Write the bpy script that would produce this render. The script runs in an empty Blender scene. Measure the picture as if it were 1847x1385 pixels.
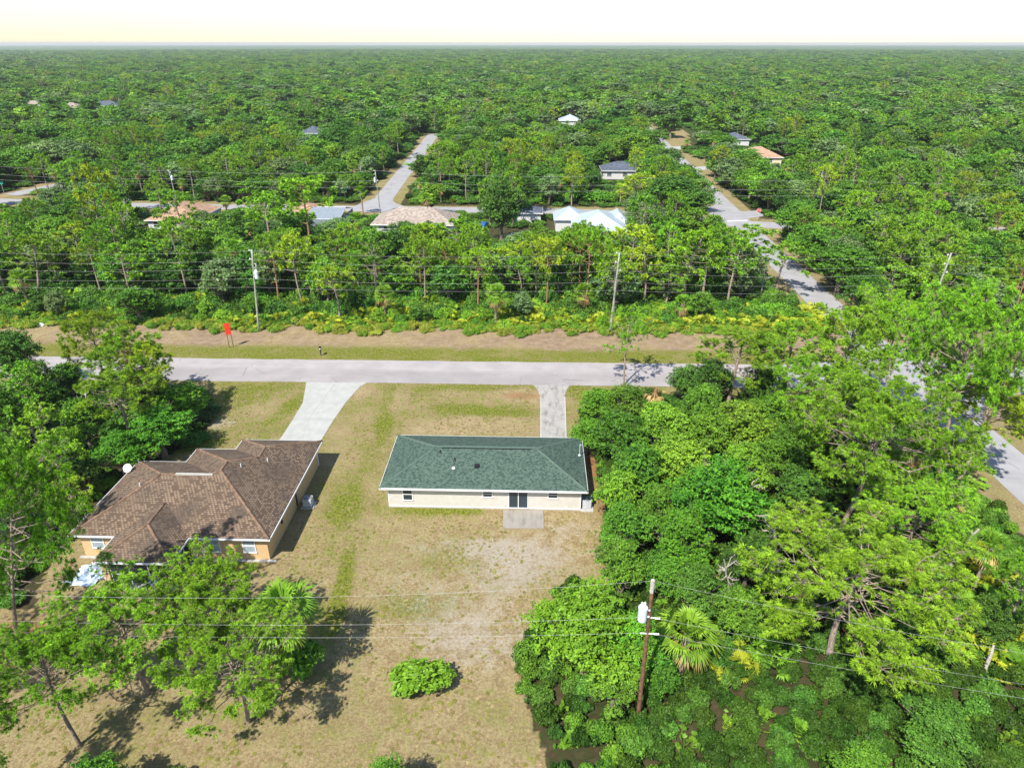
import bpy, math, random
import numpy as np
from mathutils import Vector

# ------------------------------------------------------------------ camera, sky, sun
S = bpy.context.scene
COL = S.collection
H, PITCH, YAW, FPX = 39.0, math.radians(26.5), math.radians(1.8), 1232.0
cam_d = bpy.data.cameras.new('camera')
cam_d.lens = 36.0 * FPX / 1847.0
cam_d.sensor_width = 36.0
cam_d.clip_start, cam_d.clip_end = 0.5, 20000.0
cam = bpy.data.objects.new('camera', cam_d)
COL.objects.link(cam)
cam.location = (0, 0, H)
cam.rotation_euler = (math.pi / 2 - PITCH, 0, YAW)
S.camera = cam

SUN_EL, SUN_AZ = math.radians(52), math.radians(210)      # azimuth clockwise from +Y
world = bpy.data.worlds.new('World')
S.world = world
world.use_nodes = True
wn = world.node_tree
sky = wn.nodes.new('ShaderNodeTexSky')
sky.sky_type = 'NISHITA'
sky.sun_disc = False
sky.sun_elevation = SUN_EL
sky.sun_rotation = SUN_AZ
sky.dust_density = 0.4
sky.altitude = 50.0
bgn = wn.nodes['Background']
wn.links.new(sky.outputs[0], bgn.inputs[0])
bgn.inputs[1].default_value = 0.125
sun_d = bpy.data.lights.new('sun', 'SUN')
sun_d.energy = 5.0
sun_d.angle = math.radians(0.5)
sun_d.color = (1.0, 0.95, 0.86)
sun = bpy.data.objects.new('sun', sun_d)
COL.objects.link(sun)
sdir = Vector((math.sin(SUN_AZ) * math.cos(SUN_EL), math.cos(SUN_AZ) * math.cos(SUN_EL), math.sin(SUN_EL)))
sun.rotation_euler = sdir.to_track_quat('Z', 'Y').to_euler()
S.view_settings.view_transform = 'Standard'
S.view_settings.look = 'None'
S.view_settings.gamma = 1.0
S.view_settings.exposure = 0.58
S.cycles.max_bounces = 6
S.cycles.diffuse_bounces = 2
S.cycles.transmission_bounces = 4
S.cycles.transparent_max_bounces = 8

# ------------------------------------------------------------------ survey: photo pixel -> place on the ground
_F = np.array([-math.sin(YAW) * math.cos(PITCH), math.cos(YAW) * math.cos(PITCH), -math.sin(PITCH)])
_R = np.array([math.cos(YAW), math.sin(YAW), 0.0])
_U = np.cross(_R, _F)


def at(x, y, z=0.0):
    """world x, y of the point at height z that the photograph shows at pixel x, y"""
    d = _F * FPX + _R * (x - 923.5) - _U * (y - 692.5)
    t = (z - H) / d[2]
    return float(d[0] * t), float(d[1] * t)


def seen(P):
    """pixel of the photograph at which a world point is seen, and its depth"""
    v = np.asarray(P, float) - np.array([0, 0, H])
    c = v @ _F
    return 923.5 + FPX * (v @ _R) / c, 692.5 - FPX * (v @ _U) / c, c


# ------------------------------------------------------------------ tagging
def tag(o, label=None, cat=None, group=None, kind=None):
    if label:
        o['label'] = label
    if cat:
        o['category'] = cat
    if group:
        o['group'] = group
    if kind:
        o['kind'] = kind
    return o


def empty(name, loc=(0, 0, 0), rz=0.0, **k):
    o = bpy.data.objects.new(name, None)
    o.empty_display_size = 0.2
    COL.objects.link(o)
    o.location = loc
    o.rotation_euler = (0, 0, rz)
    return tag(o, **k)


def link(name, me, parent=None, loc=None, rz=None, **k):
    o = bpy.data.objects.new(name, me)
    COL.objects.link(o)
    if parent is not None:
        o.parent = parent
    if loc is not None:
        o.location = loc
    if rz is not None:
        o.rotation_euler = (0, 0, rz)
    return tag(o, **k)


# ------------------------------------------------------------------ meshes
def npmesh(name, V, faces, mats, mi=None, smooth=False, attrs=None):
    V = np.asarray(V, np.float32)
    faces = [np.asarray(f, np.int32) for f in faces if len(f)]
    me = bpy.data.meshes.new(name)
    me.vertices.add(len(V))
    me.vertices.foreach_set('co', V.ravel())
    tot = np.concatenate([np.full(len(f), f.shape[1], np.int32) for f in faces])
    idx = np.concatenate([f.ravel() for f in faces])
    me.loops.add(len(idx))
    me.loops.foreach_set('vertex_index', idx)
    me.polygons.add(len(tot))
    st = np.zeros(len(tot), np.int32)
    st[1:] = np.cumsum(tot)[:-1]
    me.polygons.foreach_set('loop_start', st)
    me.polygons.foreach_set('loop_total', tot)
    if mi is not None:
        me.polygons.foreach_set('material_index', np.asarray(mi, np.int32))
    me.polygons.foreach_set('use_smooth', np.full(len(tot), smooth))
    for m in (mats if isinstance(mats, (list, tuple)) else [mats]):
        me.materials.append(m)
    for an, av in (attrs or {}).items():
        a = me.attributes.new(an, 'FLOAT', 'POINT')
        a.data.foreach_set('value', np.asarray(av, np.float32))
    me.update(calc_edges=True)
    return me


class MB:
    """collects simple shapes and links them as ONE mesh"""

    def __init__(s):
        s.V, s.F, s.M = [], [], []

    def add(s, V, F, m=0):
        b = len(s.V)
        s.V += [tuple(map(float, v)) for v in V]
        s.F += [tuple(int(i) + b for i in f) for f in F]
        s.M += [m] * len(F)
        return s

    def box(s, x0, x1, y0, y1, z0, z1, m=0):
        V = [(x, y, z) for z in (z0, z1) for y in (y0, y1) for x in (x0, x1)]
        return s.add(V, [(0, 2, 3, 1), (4, 5, 7, 6), (0, 1, 5, 4), (2, 6, 7, 3), (0, 4, 6, 2), (1, 3, 7, 5)], m)

    def tube(s, pts, rad, n=8, m=0, caps=True):
        V, F = tube_np(pts, rad, n)
        k = len(pts)
        F = [tuple(f) for f in F]
        if caps:
            F += [tuple(range(n))[::-1], tuple(range((k - 1) * n, k * n))]
        return s.add(V, F, m)

    def lathe(s, c, prof, n=16, m=0):
        V = []
        for r, z in prof:
            for i in range(n):
                a = 2 * math.pi * i / n
                V.append((c[0] + r * math.cos(a), c[1] + r * math.sin(a), c[2] + z))
        F = []
        for j in range(len(prof) - 1):
            for i in range(n):
                F.append((j * n + i, j * n + (i + 1) % n, (j + 1) * n + (i + 1) % n, (j + 1) * n + i))
        F += [tuple(range(n))[::-1], tuple(range((len(prof) - 1) * n, len(prof) * n))]
        return s.add(V, F, m)

    def prism(s, poly, z0, z1, m=0):
        n = len(poly)
        V = [(x, y, z0) for x, y in poly] + [(x, y, z1) for x, y in poly]
        F = [tuple(range(n))[::-1], tuple(range(n, 2 * n))] + [(i, (i + 1) % n, n + (i + 1) % n, n + i) for i in range(n)]
        return s.add(V, F, m)

    def build(s, name, mats, parent=None, smooth=False, bevel=0.0, **k):
        me = bpy.data.meshes.new(name)
        me.from_pydata(s.V, [], s.F)
        for m in (mats if isinstance(mats, (list, tuple)) else [mats]):
            me.materials.append(m)
        me.polygons.foreach_set('material_index', s.M)
        if smooth:
            me.polygons.foreach_set('use_smooth', [True] * len(s.F))
        me.update()
        o = link(name, me, parent, **k)
        if bevel:
            b = o.modifiers.new('bevel', 'BEVEL')
            b.width = bevel
            b.segments = 2
        return o


def tube_np(pts, rad, n=6):
    P = np.asarray(pts, float)
    k = len(P)
    r = np.full(k, float(rad)) if np.isscalar(rad) else np.asarray(rad, float)
    T = np.gradient(P, axis=0)
    T /= np.linalg.norm(T, axis=1)[:, None] + 1e-9
    ref = np.array([0.0, 0, 1]) if abs(T[:, 2]).mean() < 0.8 else np.array([1.0, 0, 0])
    A = np.cross(T, ref)
    A /= np.linalg.norm(A, axis=1)[:, None] + 1e-9
    B = np.cross(T, A)
    a = np.arange(n) * 2 * math.pi / n
    V = P[:, None] + r[:, None, None] * (A[:, None] * np.cos(a)[None, :, None] + B[:, None] * np.sin(a)[None, :, None])
    i = np.arange(n)
    F = [np.stack([j * n + i, j * n + (i + 1) % n, (j + 1) * n + (i + 1) % n, (j + 1) * n + i], 1) for j in range(k - 1)]
    return V.reshape(-1, 3), np.concatenate(F)


# ------------------------------------------------------------------ materials
class NT:
    def __init__(s, name):
        s.m = bpy.data.materials.new(name)
        s.m.use_nodes = True
        s.t = s.m.node_tree
        s.b = s.t.nodes['Principled BSDF']
        s.b.inputs['Roughness'].default_value = 0.85
        s.b.inputs['Specular IOR Level'].default_value = 0.25
        s.out = s.t.nodes['Material Output']

    def n(s, typ, ins=None, **props):
        nd = s.t.nodes.new('ShaderNode' + typ)
        for k, v in props.items():
            setattr(nd, k, v)
        for k, v in (ins or {}).items():
            s.set(nd.inputs[k], v)
        return nd

    def set(s, sock, v):
        if isinstance(v, bpy.types.NodeSocket):
            s.t.links.new(v, sock)
        elif isinstance(v, (tuple, list)) and len(v) == 3 and sock.type == 'RGBA':
            sock.default_value = (*v, 1)
        else:
            sock.default_value = v

    def math(s, op, a, b=0.0, c=0.0, clamp=False):
        nd = s.n('Math', {0: a, 1: b, 2: c}, operation=op)
        nd.use_clamp = clamp
        return nd.outputs[0]

    def mix(s, f, a, b, typ='MIX'):
        nd = s.n('MixRGB', {0: f, 1: a, 2: b}, blend_type=typ)
        return nd.outputs[0]

    def noise(s, scale, detail=4.0, rough=0.55, vec=None, col=False):
        nd = s.n('TexNoise', {'Scale': scale, 'Detail': detail, 'Roughness': rough})
        s.set(nd.inputs['Vector'], vec if vec is not None else s.pos())
        return nd.outputs[1 if col else 0]

    def pos(s):
        if not hasattr(s, '_p'):
            s._p = s.n('NewGeometry').outputs['Position']
        return s._p

    def obj(s):
        if not hasattr(s, '_o'):
            s._o = s.n('TexCoord').outputs['Object']
        return s._o

    def ramp(s, f, lo, hi):
        nd = s.n('MapRange', {0: f, 1: lo, 2: hi, 3: 0.0, 4: 1.0})
        nd.interpolation_type = 'SMOOTHSTEP'
        return nd.outputs[0]

    def attr(s, name):
        return s.n('Attribute', attribute_name=name).outputs['Fac']

    def bump(s, h, dist=0.02, strength=1.0):
        nd = s.n('Bump', {'Height': h, 'Distance': dist, 'Strength': strength})
        s.t.links.new(nd.outputs[0], s.b.inputs['Normal'])

    def base(s, c):
        s.set(s.b.inputs['Base Color'], c)
        return s.m


def plain(name, col, rough=0.7, var=0.12, scale=3.0, metal=0.0, spec=0.3):
    k = NT(name)
    v = k.noise(scale, 5)
    k.b.inputs['Roughness'].default_value = rough
    k.b.inputs['Metallic'].default_value = metal
    k.b.inputs['Specular IOR Level'].default_value = spec
    return k.base(k.mix(k.ramp(v, 0.3, 0.7), tuple(c * (1 - var) for c in col), tuple(min(1, c * (1 + var)) for c in col)))


def leafmat(name, lo, hi, trans=0.16, jitter=0.4, rough=0.45):
    """foliage: dark and light leaves by clump (tint), each leaf and each plant a little different"""
    k = NT(name)
    g = k.n('NewGeometry')
    info = k.n('ObjectInfo')
    f = k.math('ADD', k.math('MULTIPLY', k.attr('tint'), 1 - jitter), k.math('MULTIPLY', g.outputs['Random Per Island'], jitter))
    c = k.mix(f, lo, hi)
    hs = k.n('HueSaturation', {'Hue': k.math('ADD', 0.488, k.math('MULTIPLY', info.outputs['Random'], 0.024)), 'Saturation': 1.0,
                               'Value': k.math('ADD', 0.82, k.math('MULTIPLY', k.math('FRACT', k.math('MULTIPLY', info.outputs['Random'], 7.31)), 0.44)),
                               'Color': c})
    c = hs.outputs[0]
    k.base(c)
    k.b.inputs['Roughness'].default_value = rough
    k.b.inputs['Specular IOR Level'].default_value = 0.2
    tr = k.n('BsdfTranslucent', {'Color': k.mix(1.0, c, (1.0, 1.0, 0.55), 'MULTIPLY')})
    mx = k.n('MixShader', {0: trans, 1: k.b.outputs[0], 2: tr.outputs[0]})
    k.t.links.new(mx.outputs[0], k.out.inputs[0])
    return k.m


M = {}
M['pine_leaf'] = leafmat('pine_needles', (0.05, 0.14, 0.010), (0.36, 0.645, 0.036))
M['pine_gold'] = leafmat('pine_needles_yellow', (0.10, 0.175, 0.010), (0.50, 0.65, 0.038))
M['pine_deep'] = leafmat('pine_needles_deep', (0.033, 0.107, 0.012), (0.290, 0.544, 0.038))
M['oak_deep'] = leafmat('oak_leaves_deep', (0.013, 0.047, 0.009), (0.142, 0.313, 0.037))
M['oak_mid'] = leafmat('oak_leaves', (0.018, 0.072, 0.010), (0.197, 0.418, 0.035))
M['oak_light'] = leafmat('oak_leaves_light', (0.036, 0.115, 0.012), (0.294, 0.524, 0.039))
M['oak_grey'] = leafmat('oak_leaves_grey', (0.046, 0.097, 0.035), (0.290, 0.435, 0.139))
M['bush_bright'] = leafmat('bush_leaves', (0.020, 0.092, 0.011), (0.199, 0.472, 0.029))
M['bush_lime'] = leafmat('bush_leaves_lime', (0.05, 0.15, 0.012), (0.30, 0.545, 0.034))
M['under_leaf_shade'] = leafmat('undergrowth_leaves_shade', (0.011, 0.036, 0.006), (0.080, 0.170, 0.017))  # leaf colour darkened to paint shade into the gaps between trees
M['weed'] = leafmat('weed_leaves', (0.17, 0.23, 0.02), (0.42, 0.47, 0.06))
M['palm_leaf'] = leafmat('palm_fronds', (0.085, 0.22, 0.02), (0.29, 0.48, 0.04), trans=0.25)
M['palmetto'] = leafmat('palmetto_fronds', (0.20, 0.30, 0.014), (0.62, 0.64, 0.06), trans=0.25)
M['dead_leaf'] = leafmat('dead_fronds', (0.26, 0.15, 0.055), (0.58, 0.40, 0.18), trans=0.1)


def barkmat(name, lo, hi):
    k = NT(name)
    v = k.noise(14, 6, 0.7, k.n('Mapping', {'Vector': k.obj(), 'Scale': (1, 1, 0.25)}).outputs[0])
    k.bump(v, 0.03)
    return k.base(k.mix(k.ramp(v, 0.35, 0.68), lo, hi))


M['bark_pine'] = barkmat('pine_bark', (0.17, 0.125, 0.095), (0.46, 0.37, 0.30))
M['bark_red'] = barkmat('pine_bark_red', (0.20, 0.10, 0.05), (0.46, 0.26, 0.15))
M['bark_oak'] = barkmat('oak_bark', (0.10, 0.08, 0.06), (0.30, 0.25, 0.20))
M['bark_dead'] = barkmat('dead_wood', (0.33, 0.29, 0.25), (0.62, 0.57, 0.52))
M['bark_palm'] = barkmat('palm_bark', (0.18, 0.13, 0.09), (0.42, 0.34, 0.26))
M['white'] = plain('white_paint', (0.80, 0.80, 0.78), 0.5, 0.04)
M['white_gutter'] = plain('white_gutter', (0.72, 0.74, 0.76), 0.4, 0.06)
M['wood_pole'] = plain('weathered_pole', (0.30, 0.31, 0.25), 0.8, 0.3, 2.0)
M['brown_pole'] = plain('brown_pole', (0.17, 0.085, 0.05), 0.8, 0.35, 3.0)
M['steel'] = plain('grey_steel', (0.55, 0.58, 0.60), 0.4, 0.08, 4.0, 0.3)
M['transformer'] = plain('transformer_grey', (0.66, 0.71, 0.76), 0.35, 0.05, 3.0)
M['wire'] = plain('aluminium_wire', (0.48, 0.48, 0.46), 0.5, 0.05, 2.0, 0.2)
M['porcelain'] = plain('porcelain', (0.75, 0.74, 0.72), 0.25, 0.05)
M['black'] = plain('black_metal', (0.02, 0.02, 0.022), 0.45, 0.1)
M['red'] = plain('red_orange_paint', (0.80, 0.045, 0.02), 0.5, 0.06, 2.0)
M['red_stop'] = plain('stop_red', (0.60, 0.03, 0.03), 0.4, 0.04)
M['sign_green'] = plain('sign_green', (0.03, 0.32, 0.25), 0.4, 0.04)
M['post'] = plain('rusty_post', (0.10, 0.07, 0.05), 0.7, 0.2)
M['ac'] = plain('ac_housing', (0.52, 0.55, 0.58), 0.45, 0.08, 5.0, 0.2)
M['pad'] = plain('concrete_pad', (0.42, 0.41, 0.38), 0.9, 0.1, 3.0)
M['tan_wall'] = plain('tan_stucco', (0.60, 0.41, 0.215), 0.9, 0.05, 3.0)
M['cream_wall'] = plain('cream_stucco', (0.72, 0.62, 0.42), 0.9, 0.05, 3.0)
M['white_wall'] = plain('white_stucco', (0.58, 0.58, 0.57), 0.9, 0.05, 3.0)
M['screen'] = plain('dark_screen', (0.025, 0.028, 0.035), 0.5, 0.15, 2.0)
M['tarp'] = plain('pale_blue_tarp', (0.50, 0.60, 0.72), 0.4, 0.25, 2.5)
M['blue'] = plain('blue_plastic', (0.03, 0.10, 0.28), 0.4, 0.1)
M['car_grey'] = plain('grey_car_paint', (0.28, 0.30, 0.34), 0.25, 0.05, 2.0, 0.3)
M['rubber'] = plain('rubber', (0.02, 0.02, 0.02), 0.8, 0.1)
M['soffit'] = plain('soffit', (0.6, 0.6, 0.58), 0.8, 0.04)


def glass(name, col, rough=0.08):
    k = NT(name)
    k.b.inputs['Roughness'].default_value = rough
    k.b.inputs['Specular IOR Level'].default_value = 0.6
    return k.base(k.mix(k.ramp(k.noise(0.8, 2), 0.3, 0.7), tuple(c * 0.7 for c in col), col))


M['glass'] = glass('window_glass', (0.035, 0.055, 0.07))
M['glass_blind'] = glass('window_with_blind', (0.40, 0.48, 0.55), 0.3)


def shingle(name, c_lo, c_hi, cap, course=0.09, tab=0.32, stain=None, speck=None):
    """asphalt shingles: courses follow the slope, tabs run along it"""
    k = NT(name)
    p = k.n('SeparateXYZ', {0: k.pos()})
    nm = k.n('SeparateXYZ', {0: k.n('NewGeometry').outputs['Normal']})
    ax = k.math('ABSOLUTE', nm.outputs[0])
    ay = k.math('ABSOLUTE', nm.outputs[1])
    sel = k.math('GREATER_THAN', ax, ay)
    u = k.n('Mix', {'Factor': sel, 'A': p.outputs[0], 'B': p.outputs[1]}).outputs[0]
    row = k.math('DIVIDE', p.outputs[2], course)
    ri = k.math('FLOOR', row)
    cu = k.math('ADD', k.math('DIVIDE', u, tab), k.math('MULTIPLY', ri, 0.37))
    cell = k.n('CombineXYZ', {0: k.math('FLOOR', cu), 1: ri, 2: sel})
    rnd = k.n('TexWhiteNoise', {'Vector': cell.outputs[0]}).outputs['Value']
    f = k.math('ADD', k.math('MULTIPLY', rnd, 0.6), k.math('MULTIPLY', k.noise(1.3, 6, 0.65), 0.55))
    c = k.mix(k.ramp(f, 0.25, 0.85), c_lo, c_hi)
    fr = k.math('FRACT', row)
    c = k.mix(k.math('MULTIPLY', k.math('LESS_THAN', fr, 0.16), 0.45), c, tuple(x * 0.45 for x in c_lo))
    if speck:
        fu = k.math('ABSOLUTE', k.math('SUBTRACT', k.math('FRACT', cu), 0.5))
        sp = k.math('MULTIPLY', k.math('LESS_THAN', fu, k.math('ADD', 0.12, k.math('MULTIPLY', rnd, 0.14))), k.math('GREATER_THAN', rnd, 0.35))
        sp = k.math('MULTIPLY', sp, k.math('GREATER_THAN', fr, 0.35))
        patch = k.ramp(k.noise(0.3, 5, 0.7), 0.34, 0.66)
        c = k.mix(k.math('MULTIPLY', sp, k.math('ADD', 0.22, k.math('MULTIPLY', patch, 0.62))), c, speck)
    if stain:
        c = k.mix(k.math('MULTIPLY', k.ramp(k.noise(0.35, 4), 0.45, 0.7), 0.6), c, stain)
    k.bump(k.math('ADD', fr, k.math('MULTIPLY', rnd, 0.5)), 0.015, 0.7)
    k.b.inputs['Roughness'].default_value = 0.9
    return k.base(c)


M['roof_green'] = shingle('green_shingles', (0.038, 0.067, 0.054), (0.090, 0.138, 0.108), None, 0.045, 0.17)
M['cap_green'] = plain('green_ridge_shingle', (0.088, 0.134, 0.108), 0.9, 0.15, 5.0)
M['roof_brown'] = shingle('brown_shingles', (0.100, 0.070, 0.049), (0.150, 0.104, 0.072), None, 0.075, 0.28, (0.072, 0.057, 0.047), (0.32, 0.24, 0.165))
M['cap_brown'] = plain('worn_ridge_shingle', (0.185, 0.118, 0.078), 0.9, 0.3, 3.0)
M['roof_grey'] = shingle('taupe_shingles', (0.25, 0.20, 0.165), (0.41, 0.345, 0.295), None, 0.13, 0.5)
M['roof_tan'] = shingle('terracotta_shingles', (0.34, 0.205, 0.13), (0.47, 0.31, 0.205), None, 0.13, 0.5)
M['roof_dark'] = shingle('slate_shingles', (0.06, 0.075, 0.10), (0.13, 0.15, 0.19), None, 0.13, 0.5)


def seam_metal():
    k = NT('white_seam_metal')
    p = k.n('SeparateXYZ', {0: k.pos()})
    nm = k.n('SeparateXYZ', {0: k.n('NewGeometry').outputs['Normal']})
    sel = k.math('GREATER_THAN', k.math('ABSOLUTE', nm.outputs[0]), k.math('ABSOLUTE', nm.outputs[1]))
    u = k.n('Mix', {'Factor': sel, 'A': p.outputs[0], 'B': p.outputs[1]}).outputs[0]
    fr = k.math('LESS_THAN', k.math('FRACT', k.math('DIVIDE', u, 0.45)), 0.14)
    k.b.inputs['Roughness'].default_value = 0.35
    k.bump(fr, 0.03)
    return k.base(k.mix(k.math('MULTIPLY', fr, 0.3), (0.42, 0.495, 0.56), (0.30, 0.355, 0.41)))


M['roof_metal'] = seam_metal()


def siding():
    k = NT('beige_lap_siding')
    z = k.n('SeparateXYZ', {0: k.pos()}).outputs[2]
    fr = k.math('FRACT', k.math('DIVIDE', z, 0.14))
    k.bump(fr, 0.02, 0.8)
    c = k.mix(k.ramp(k.noise(2.0, 5), 0.3, 0.7), (0.62, 0.59, 0.54), (0.675, 0.645, 0.595))
    return k.base(k.mix(k.math('MULTIPLY', k.math('LESS_THAN', fr, 0.1), 0.35), c, (0.35, 0.30, 0.24)))


M['siding'] = siding()


def asphalt(name, base, streak=True, cross=False):
    k = NT(name)
    v = k.noise(0.35, 6, 0.6)
    c = k.mix(k.ramp(v, 0.3, 0.75), tuple(x * 0.88 for x in base), tuple(x * 1.08 for x in base))
    c = k.mix(k.math('MULTIPLY', k.noise(9, 4, 0.7), 0.16), c, tuple(x * 0.55 for x in base))
    if streak:
        st = k.noise(1.0, 5, 0.6, k.n('Mapping', {'Vector': k.pos(), 'Location': (3, 7, 0), 'Scale': (0.06, 2.2, 1)}).outputs[0])
        c = k.mix(k.math('MULTIPLY', k.ramp(st, 0.5, 0.75), 0.35), c, tuple(x * 0.62 for x in base))
        y = k.n('SeparateXYZ', {0: k.pos()}).outputs[1]
        lane = k.math('MULTIPLY', k.math('SUBTRACT', 1.0, k.ramp(y, 81.0, 81.9)), k.ramp(k.noise(0.12, 4), 0.25, 0.6))
        c = k.mix(k.math('MULTIPLY', lane, 0.5), c, tuple(x * 0.60 for x in base))
        seam = k.math('LESS_THAN', k.math('ABSOLUTE', k.math('SUBTRACT', y, 81.75)), 0.09)
        c = k.mix(k.math('MULTIPLY', seam, 0.3), c, tuple(x * 0.5 for x in base))
    cr = k.n('TexVoronoi', {'Vector': k.n('Mapping', {'Vector': k.pos(), 'Scale': (0.16, 0.22, 1)}).outputs[0], 'Scale': 1.0}, feature='DISTANCE_TO_EDGE')
    ln = k.math('MULTIPLY', k.math('LESS_THAN', cr.outputs[0], 0.006), k.math('GREATER_THAN', k.noise(0.2, 2), 0.52))
    c = k.mix(k.math('MULTIPLY', ln, 0.5), c, tuple(x * 0.4 for x in base))
    return k.base(c)


M['road'] = asphalt('pale_worn_asphalt', (0.385, 0.355, 0.35))
M['street'] = asphalt('grey_asphalt', (0.345, 0.34, 0.35), False)


def concrete(name, base, stains, joint=None):
    k = NT(name)
    v = k.noise(0.8, 6, 0.65)
    c = k.mix(k.ramp(v, 0.3, 0.72), tuple(x * 0.9 for x in base), tuple(min(0.85, x * 1.06) for x in base))
    if stains:
        c = k.mix(k.math('MULTIPLY', k.ramp(k.noise(0.9, 6, 0.65, k.n('Mapping', {'Vector': k.pos(), 'Scale': (1.6, 0.5, 1)}).outputs[0]), 0.44, 0.72), stains), c, tuple(x * 0.42 for x in base))
    c = k.mix(k.math('MULTIPLY', k.noise(14, 3, 0.7), 0.06), c, tuple(x * 0.6 for x in base))
    return k.base(c)


M['drive_new'] = concrete('pale_concrete', (0.41, 0.41, 0.385), 0.16)
M['drive_old'] = concrete('stained_concrete', (0.365, 0.345, 0.32), 0.85)
M['patio'] = concrete('patio_concrete', (0.31, 0.29, 0.255), 0.55)
M['joint'] = plain('concrete_joint', (0.30, 0.30, 0.28), 0.9, 0.15)


def ground_mat():
    k = NT('ground_cover')
    # woodland floor
    f1 = k.noise(0.25, 6, 0.65)
    f2 = k.noise(2.5, 5, 0.7)
    floor_ = k.mix(k.ramp(f1, 0.35, 0.65), (0.035, 0.042, 0.015), (0.085, 0.06, 0.035))
    floor_ = k.mix(k.ramp(f2, 0.45, 0.75), floor_, (0.035, 0.075, 0.014))
    # turf
    t1 = k.noise(0.22, 7, 0.66)
    t2 = k.noise(0.9, 8, 0.74)
    t3 = k.noise(4.5, 6, 0.85)
    t4 = k.noise(3.2, 5, 0.7, k.n('Mapping', {'Vector': k.pos(), 'Scale': (1.5, 0.8, 1)}).outputs[0])
    dry = k.mix(k.ramp(k.math('ADD', k.math('MULTIPLY', t2, 0.4), k.math('MULTIPLY', t3, 0.6)), 0.42, 0.58), (0.215, 0.155, 0.075), (0.40, 0.32, 0.185))
    dry = k.mix(k.math('MULTIPLY', k.ramp(t4, 0.52, 0.68), 0.6), dry, (0.20, 0.18, 0.06))
    grn = k.mix(k.ramp(k.math('ADD', k.math('MULTIPLY', t4, 0.5), k.math('MULTIPLY', t3, 0.5)), 0.42, 0.58), (0.075, 0.098, 0.012), (0.215, 0.225, 0.036))
    gf = k.math('ADD', k.attr('green'), k.math('ADD', k.math('MULTIPLY', k.math('SUBTRACT', t1, 0.5), 1.6), k.math('MULTIPLY', k.math('SUBTRACT', t2, 0.5), 2.3)))
    gf = k.math('ADD', gf, k.math('MULTIPLY', k.math('SUBTRACT', t3, 0.5), 0.7))
    turf = k.mix(k.ramp(gf, 0.1, 1.0), dry, grn)
    sand = k.mix(k.ramp(t3, 0.3, 0.7), (0.28, 0.24, 0.185), (0.45, 0.40, 0.335))
    sf = k.math('ADD', k.attr('sand'), k.math('ADD', k.math('MULTIPLY', k.math('SUBTRACT', t2, 0.5), 1.5), k.math('MULTIPLY', k.math('SUBTRACT', t4, 0.5), 0.8)))
    turf = k.mix(k.math('MULTIPLY', k.ramp(sf, 0.25, 0.85), 0.85), turf, sand)
    mul = k.mix(k.ramp(t2, 0.3, 0.7), (0.19, 0.13, 0.085), (0.35, 0.255, 0.175))
    mul = k.mix(k.math('MULTIPLY', k.ramp(t4, 0.45, 0.75), 0.6), mul, (0.20, 0.165, 0.07))
    mf = k.math('ADD', k.attr('mulch'), k.math('ADD', k.math('MULTIPLY', k.math('SUBTRACT', t2, 0.5), 1.5), k.math('MULTIPLY', k.math('SUBTRACT', t1, 0.5), 2.0)))
    turf = k.mix(k.ramp(mf, 0.25, 0.8), turf, mul)
    needle = k.mix(k.ramp(t2, 0.3, 0.7), (0.18, 0.085, 0.035), (0.31, 0.165, 0.075))
    turf = k.mix(k.ramp(k.math('ADD', k.attr('needle'), k.math('MULTIPLY', k.math('SUBTRACT', t2, 0.5), 1.2)), 0.3, 0.7), turf, needle)
    canopy = k.mix(k.ramp(k.noise(0.02, 5), 0.35, 0.65), (0.04, 0.10, 0.012), (0.09, 0.18, 0.02))
    floor_ = k.mix(k.attr('far'), floor_, canopy)
    tf = k.math('ADD', k.attr('turf'), k.math('MULTIPLY', k.math('SUBTRACT', t2, 0.5), 1.4))
    c = k.mix(k.ramp(tf, 0.3, 0.7), floor_, turf)
    k.bump(k.math('ADD', t3, k.math('MULTIPLY', t2, 0.8)), 0.09, 0.9)
    k.b.inputs['Roughness'].default_value = 0.95
    k.b.inputs['Specular IOR Level'].default_value = 0.1
    return k.base(c)


M['ground'] = ground_mat()

# ------------------------------------------------------------------ streets
ROAD_N, ROAD_F = 78.0, 84.9                   # near and far edge of the main road


def rot_y(x):                                 # the road is a hair off the axis
    return 0.004 * x


CROSS_R = [(50.0, -40.0), (49.6, 40.0), (49.2, 80), (48.9, 110), (50.2, 165), (52.5, 230), (56, 330), (58, 400)]
CROSS_C = [(-41.2, 176), (-43.4, 225), (-46.5, 300), (-48.5, 345)]
CROSS_L = [(-150.0, 195), (-144.5, 214), (-136, 232)]
BACK = [(-330, 178), (-240, 182), (-160, 188), (-120, 183), (-60, 180.6), (20, 178.6), (60, 166.8), (150, 163), (320, 160)]
BACK = [(-330, 181), (-240, 185), (-165, 188), (-120, 183), (-60, 180.6), (10, 178.4), (35, 172), (50, 166.5), (80, 163), (150, 161), (320, 160)]
WIDTH = {'r': 5.6, 'c': 5.4, 'l': 6.0, 'b': 6.2}


def smooth_path(pts, n=12):
    P = np.array(pts, float)
    out = []
    for i in range(len(P) - 1):
        p0, p1, p2, p3 = P[max(i - 1, 0)], P[i], P[i + 1], P[min(i + 2, len(P) - 1)]
        for t in np.linspace(0, 1, n, endpoint=False):
            out.append(0.5 * (2 * p1 + (p2 - p0) * t + (2 * p0 - 5 * p1 + 4 * p2 - p3) * t * t + (3 * p1 - p0 - 3 * p2 + p3) * t ** 3))
    out.append(P[-1])
    return np.array(out)


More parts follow.
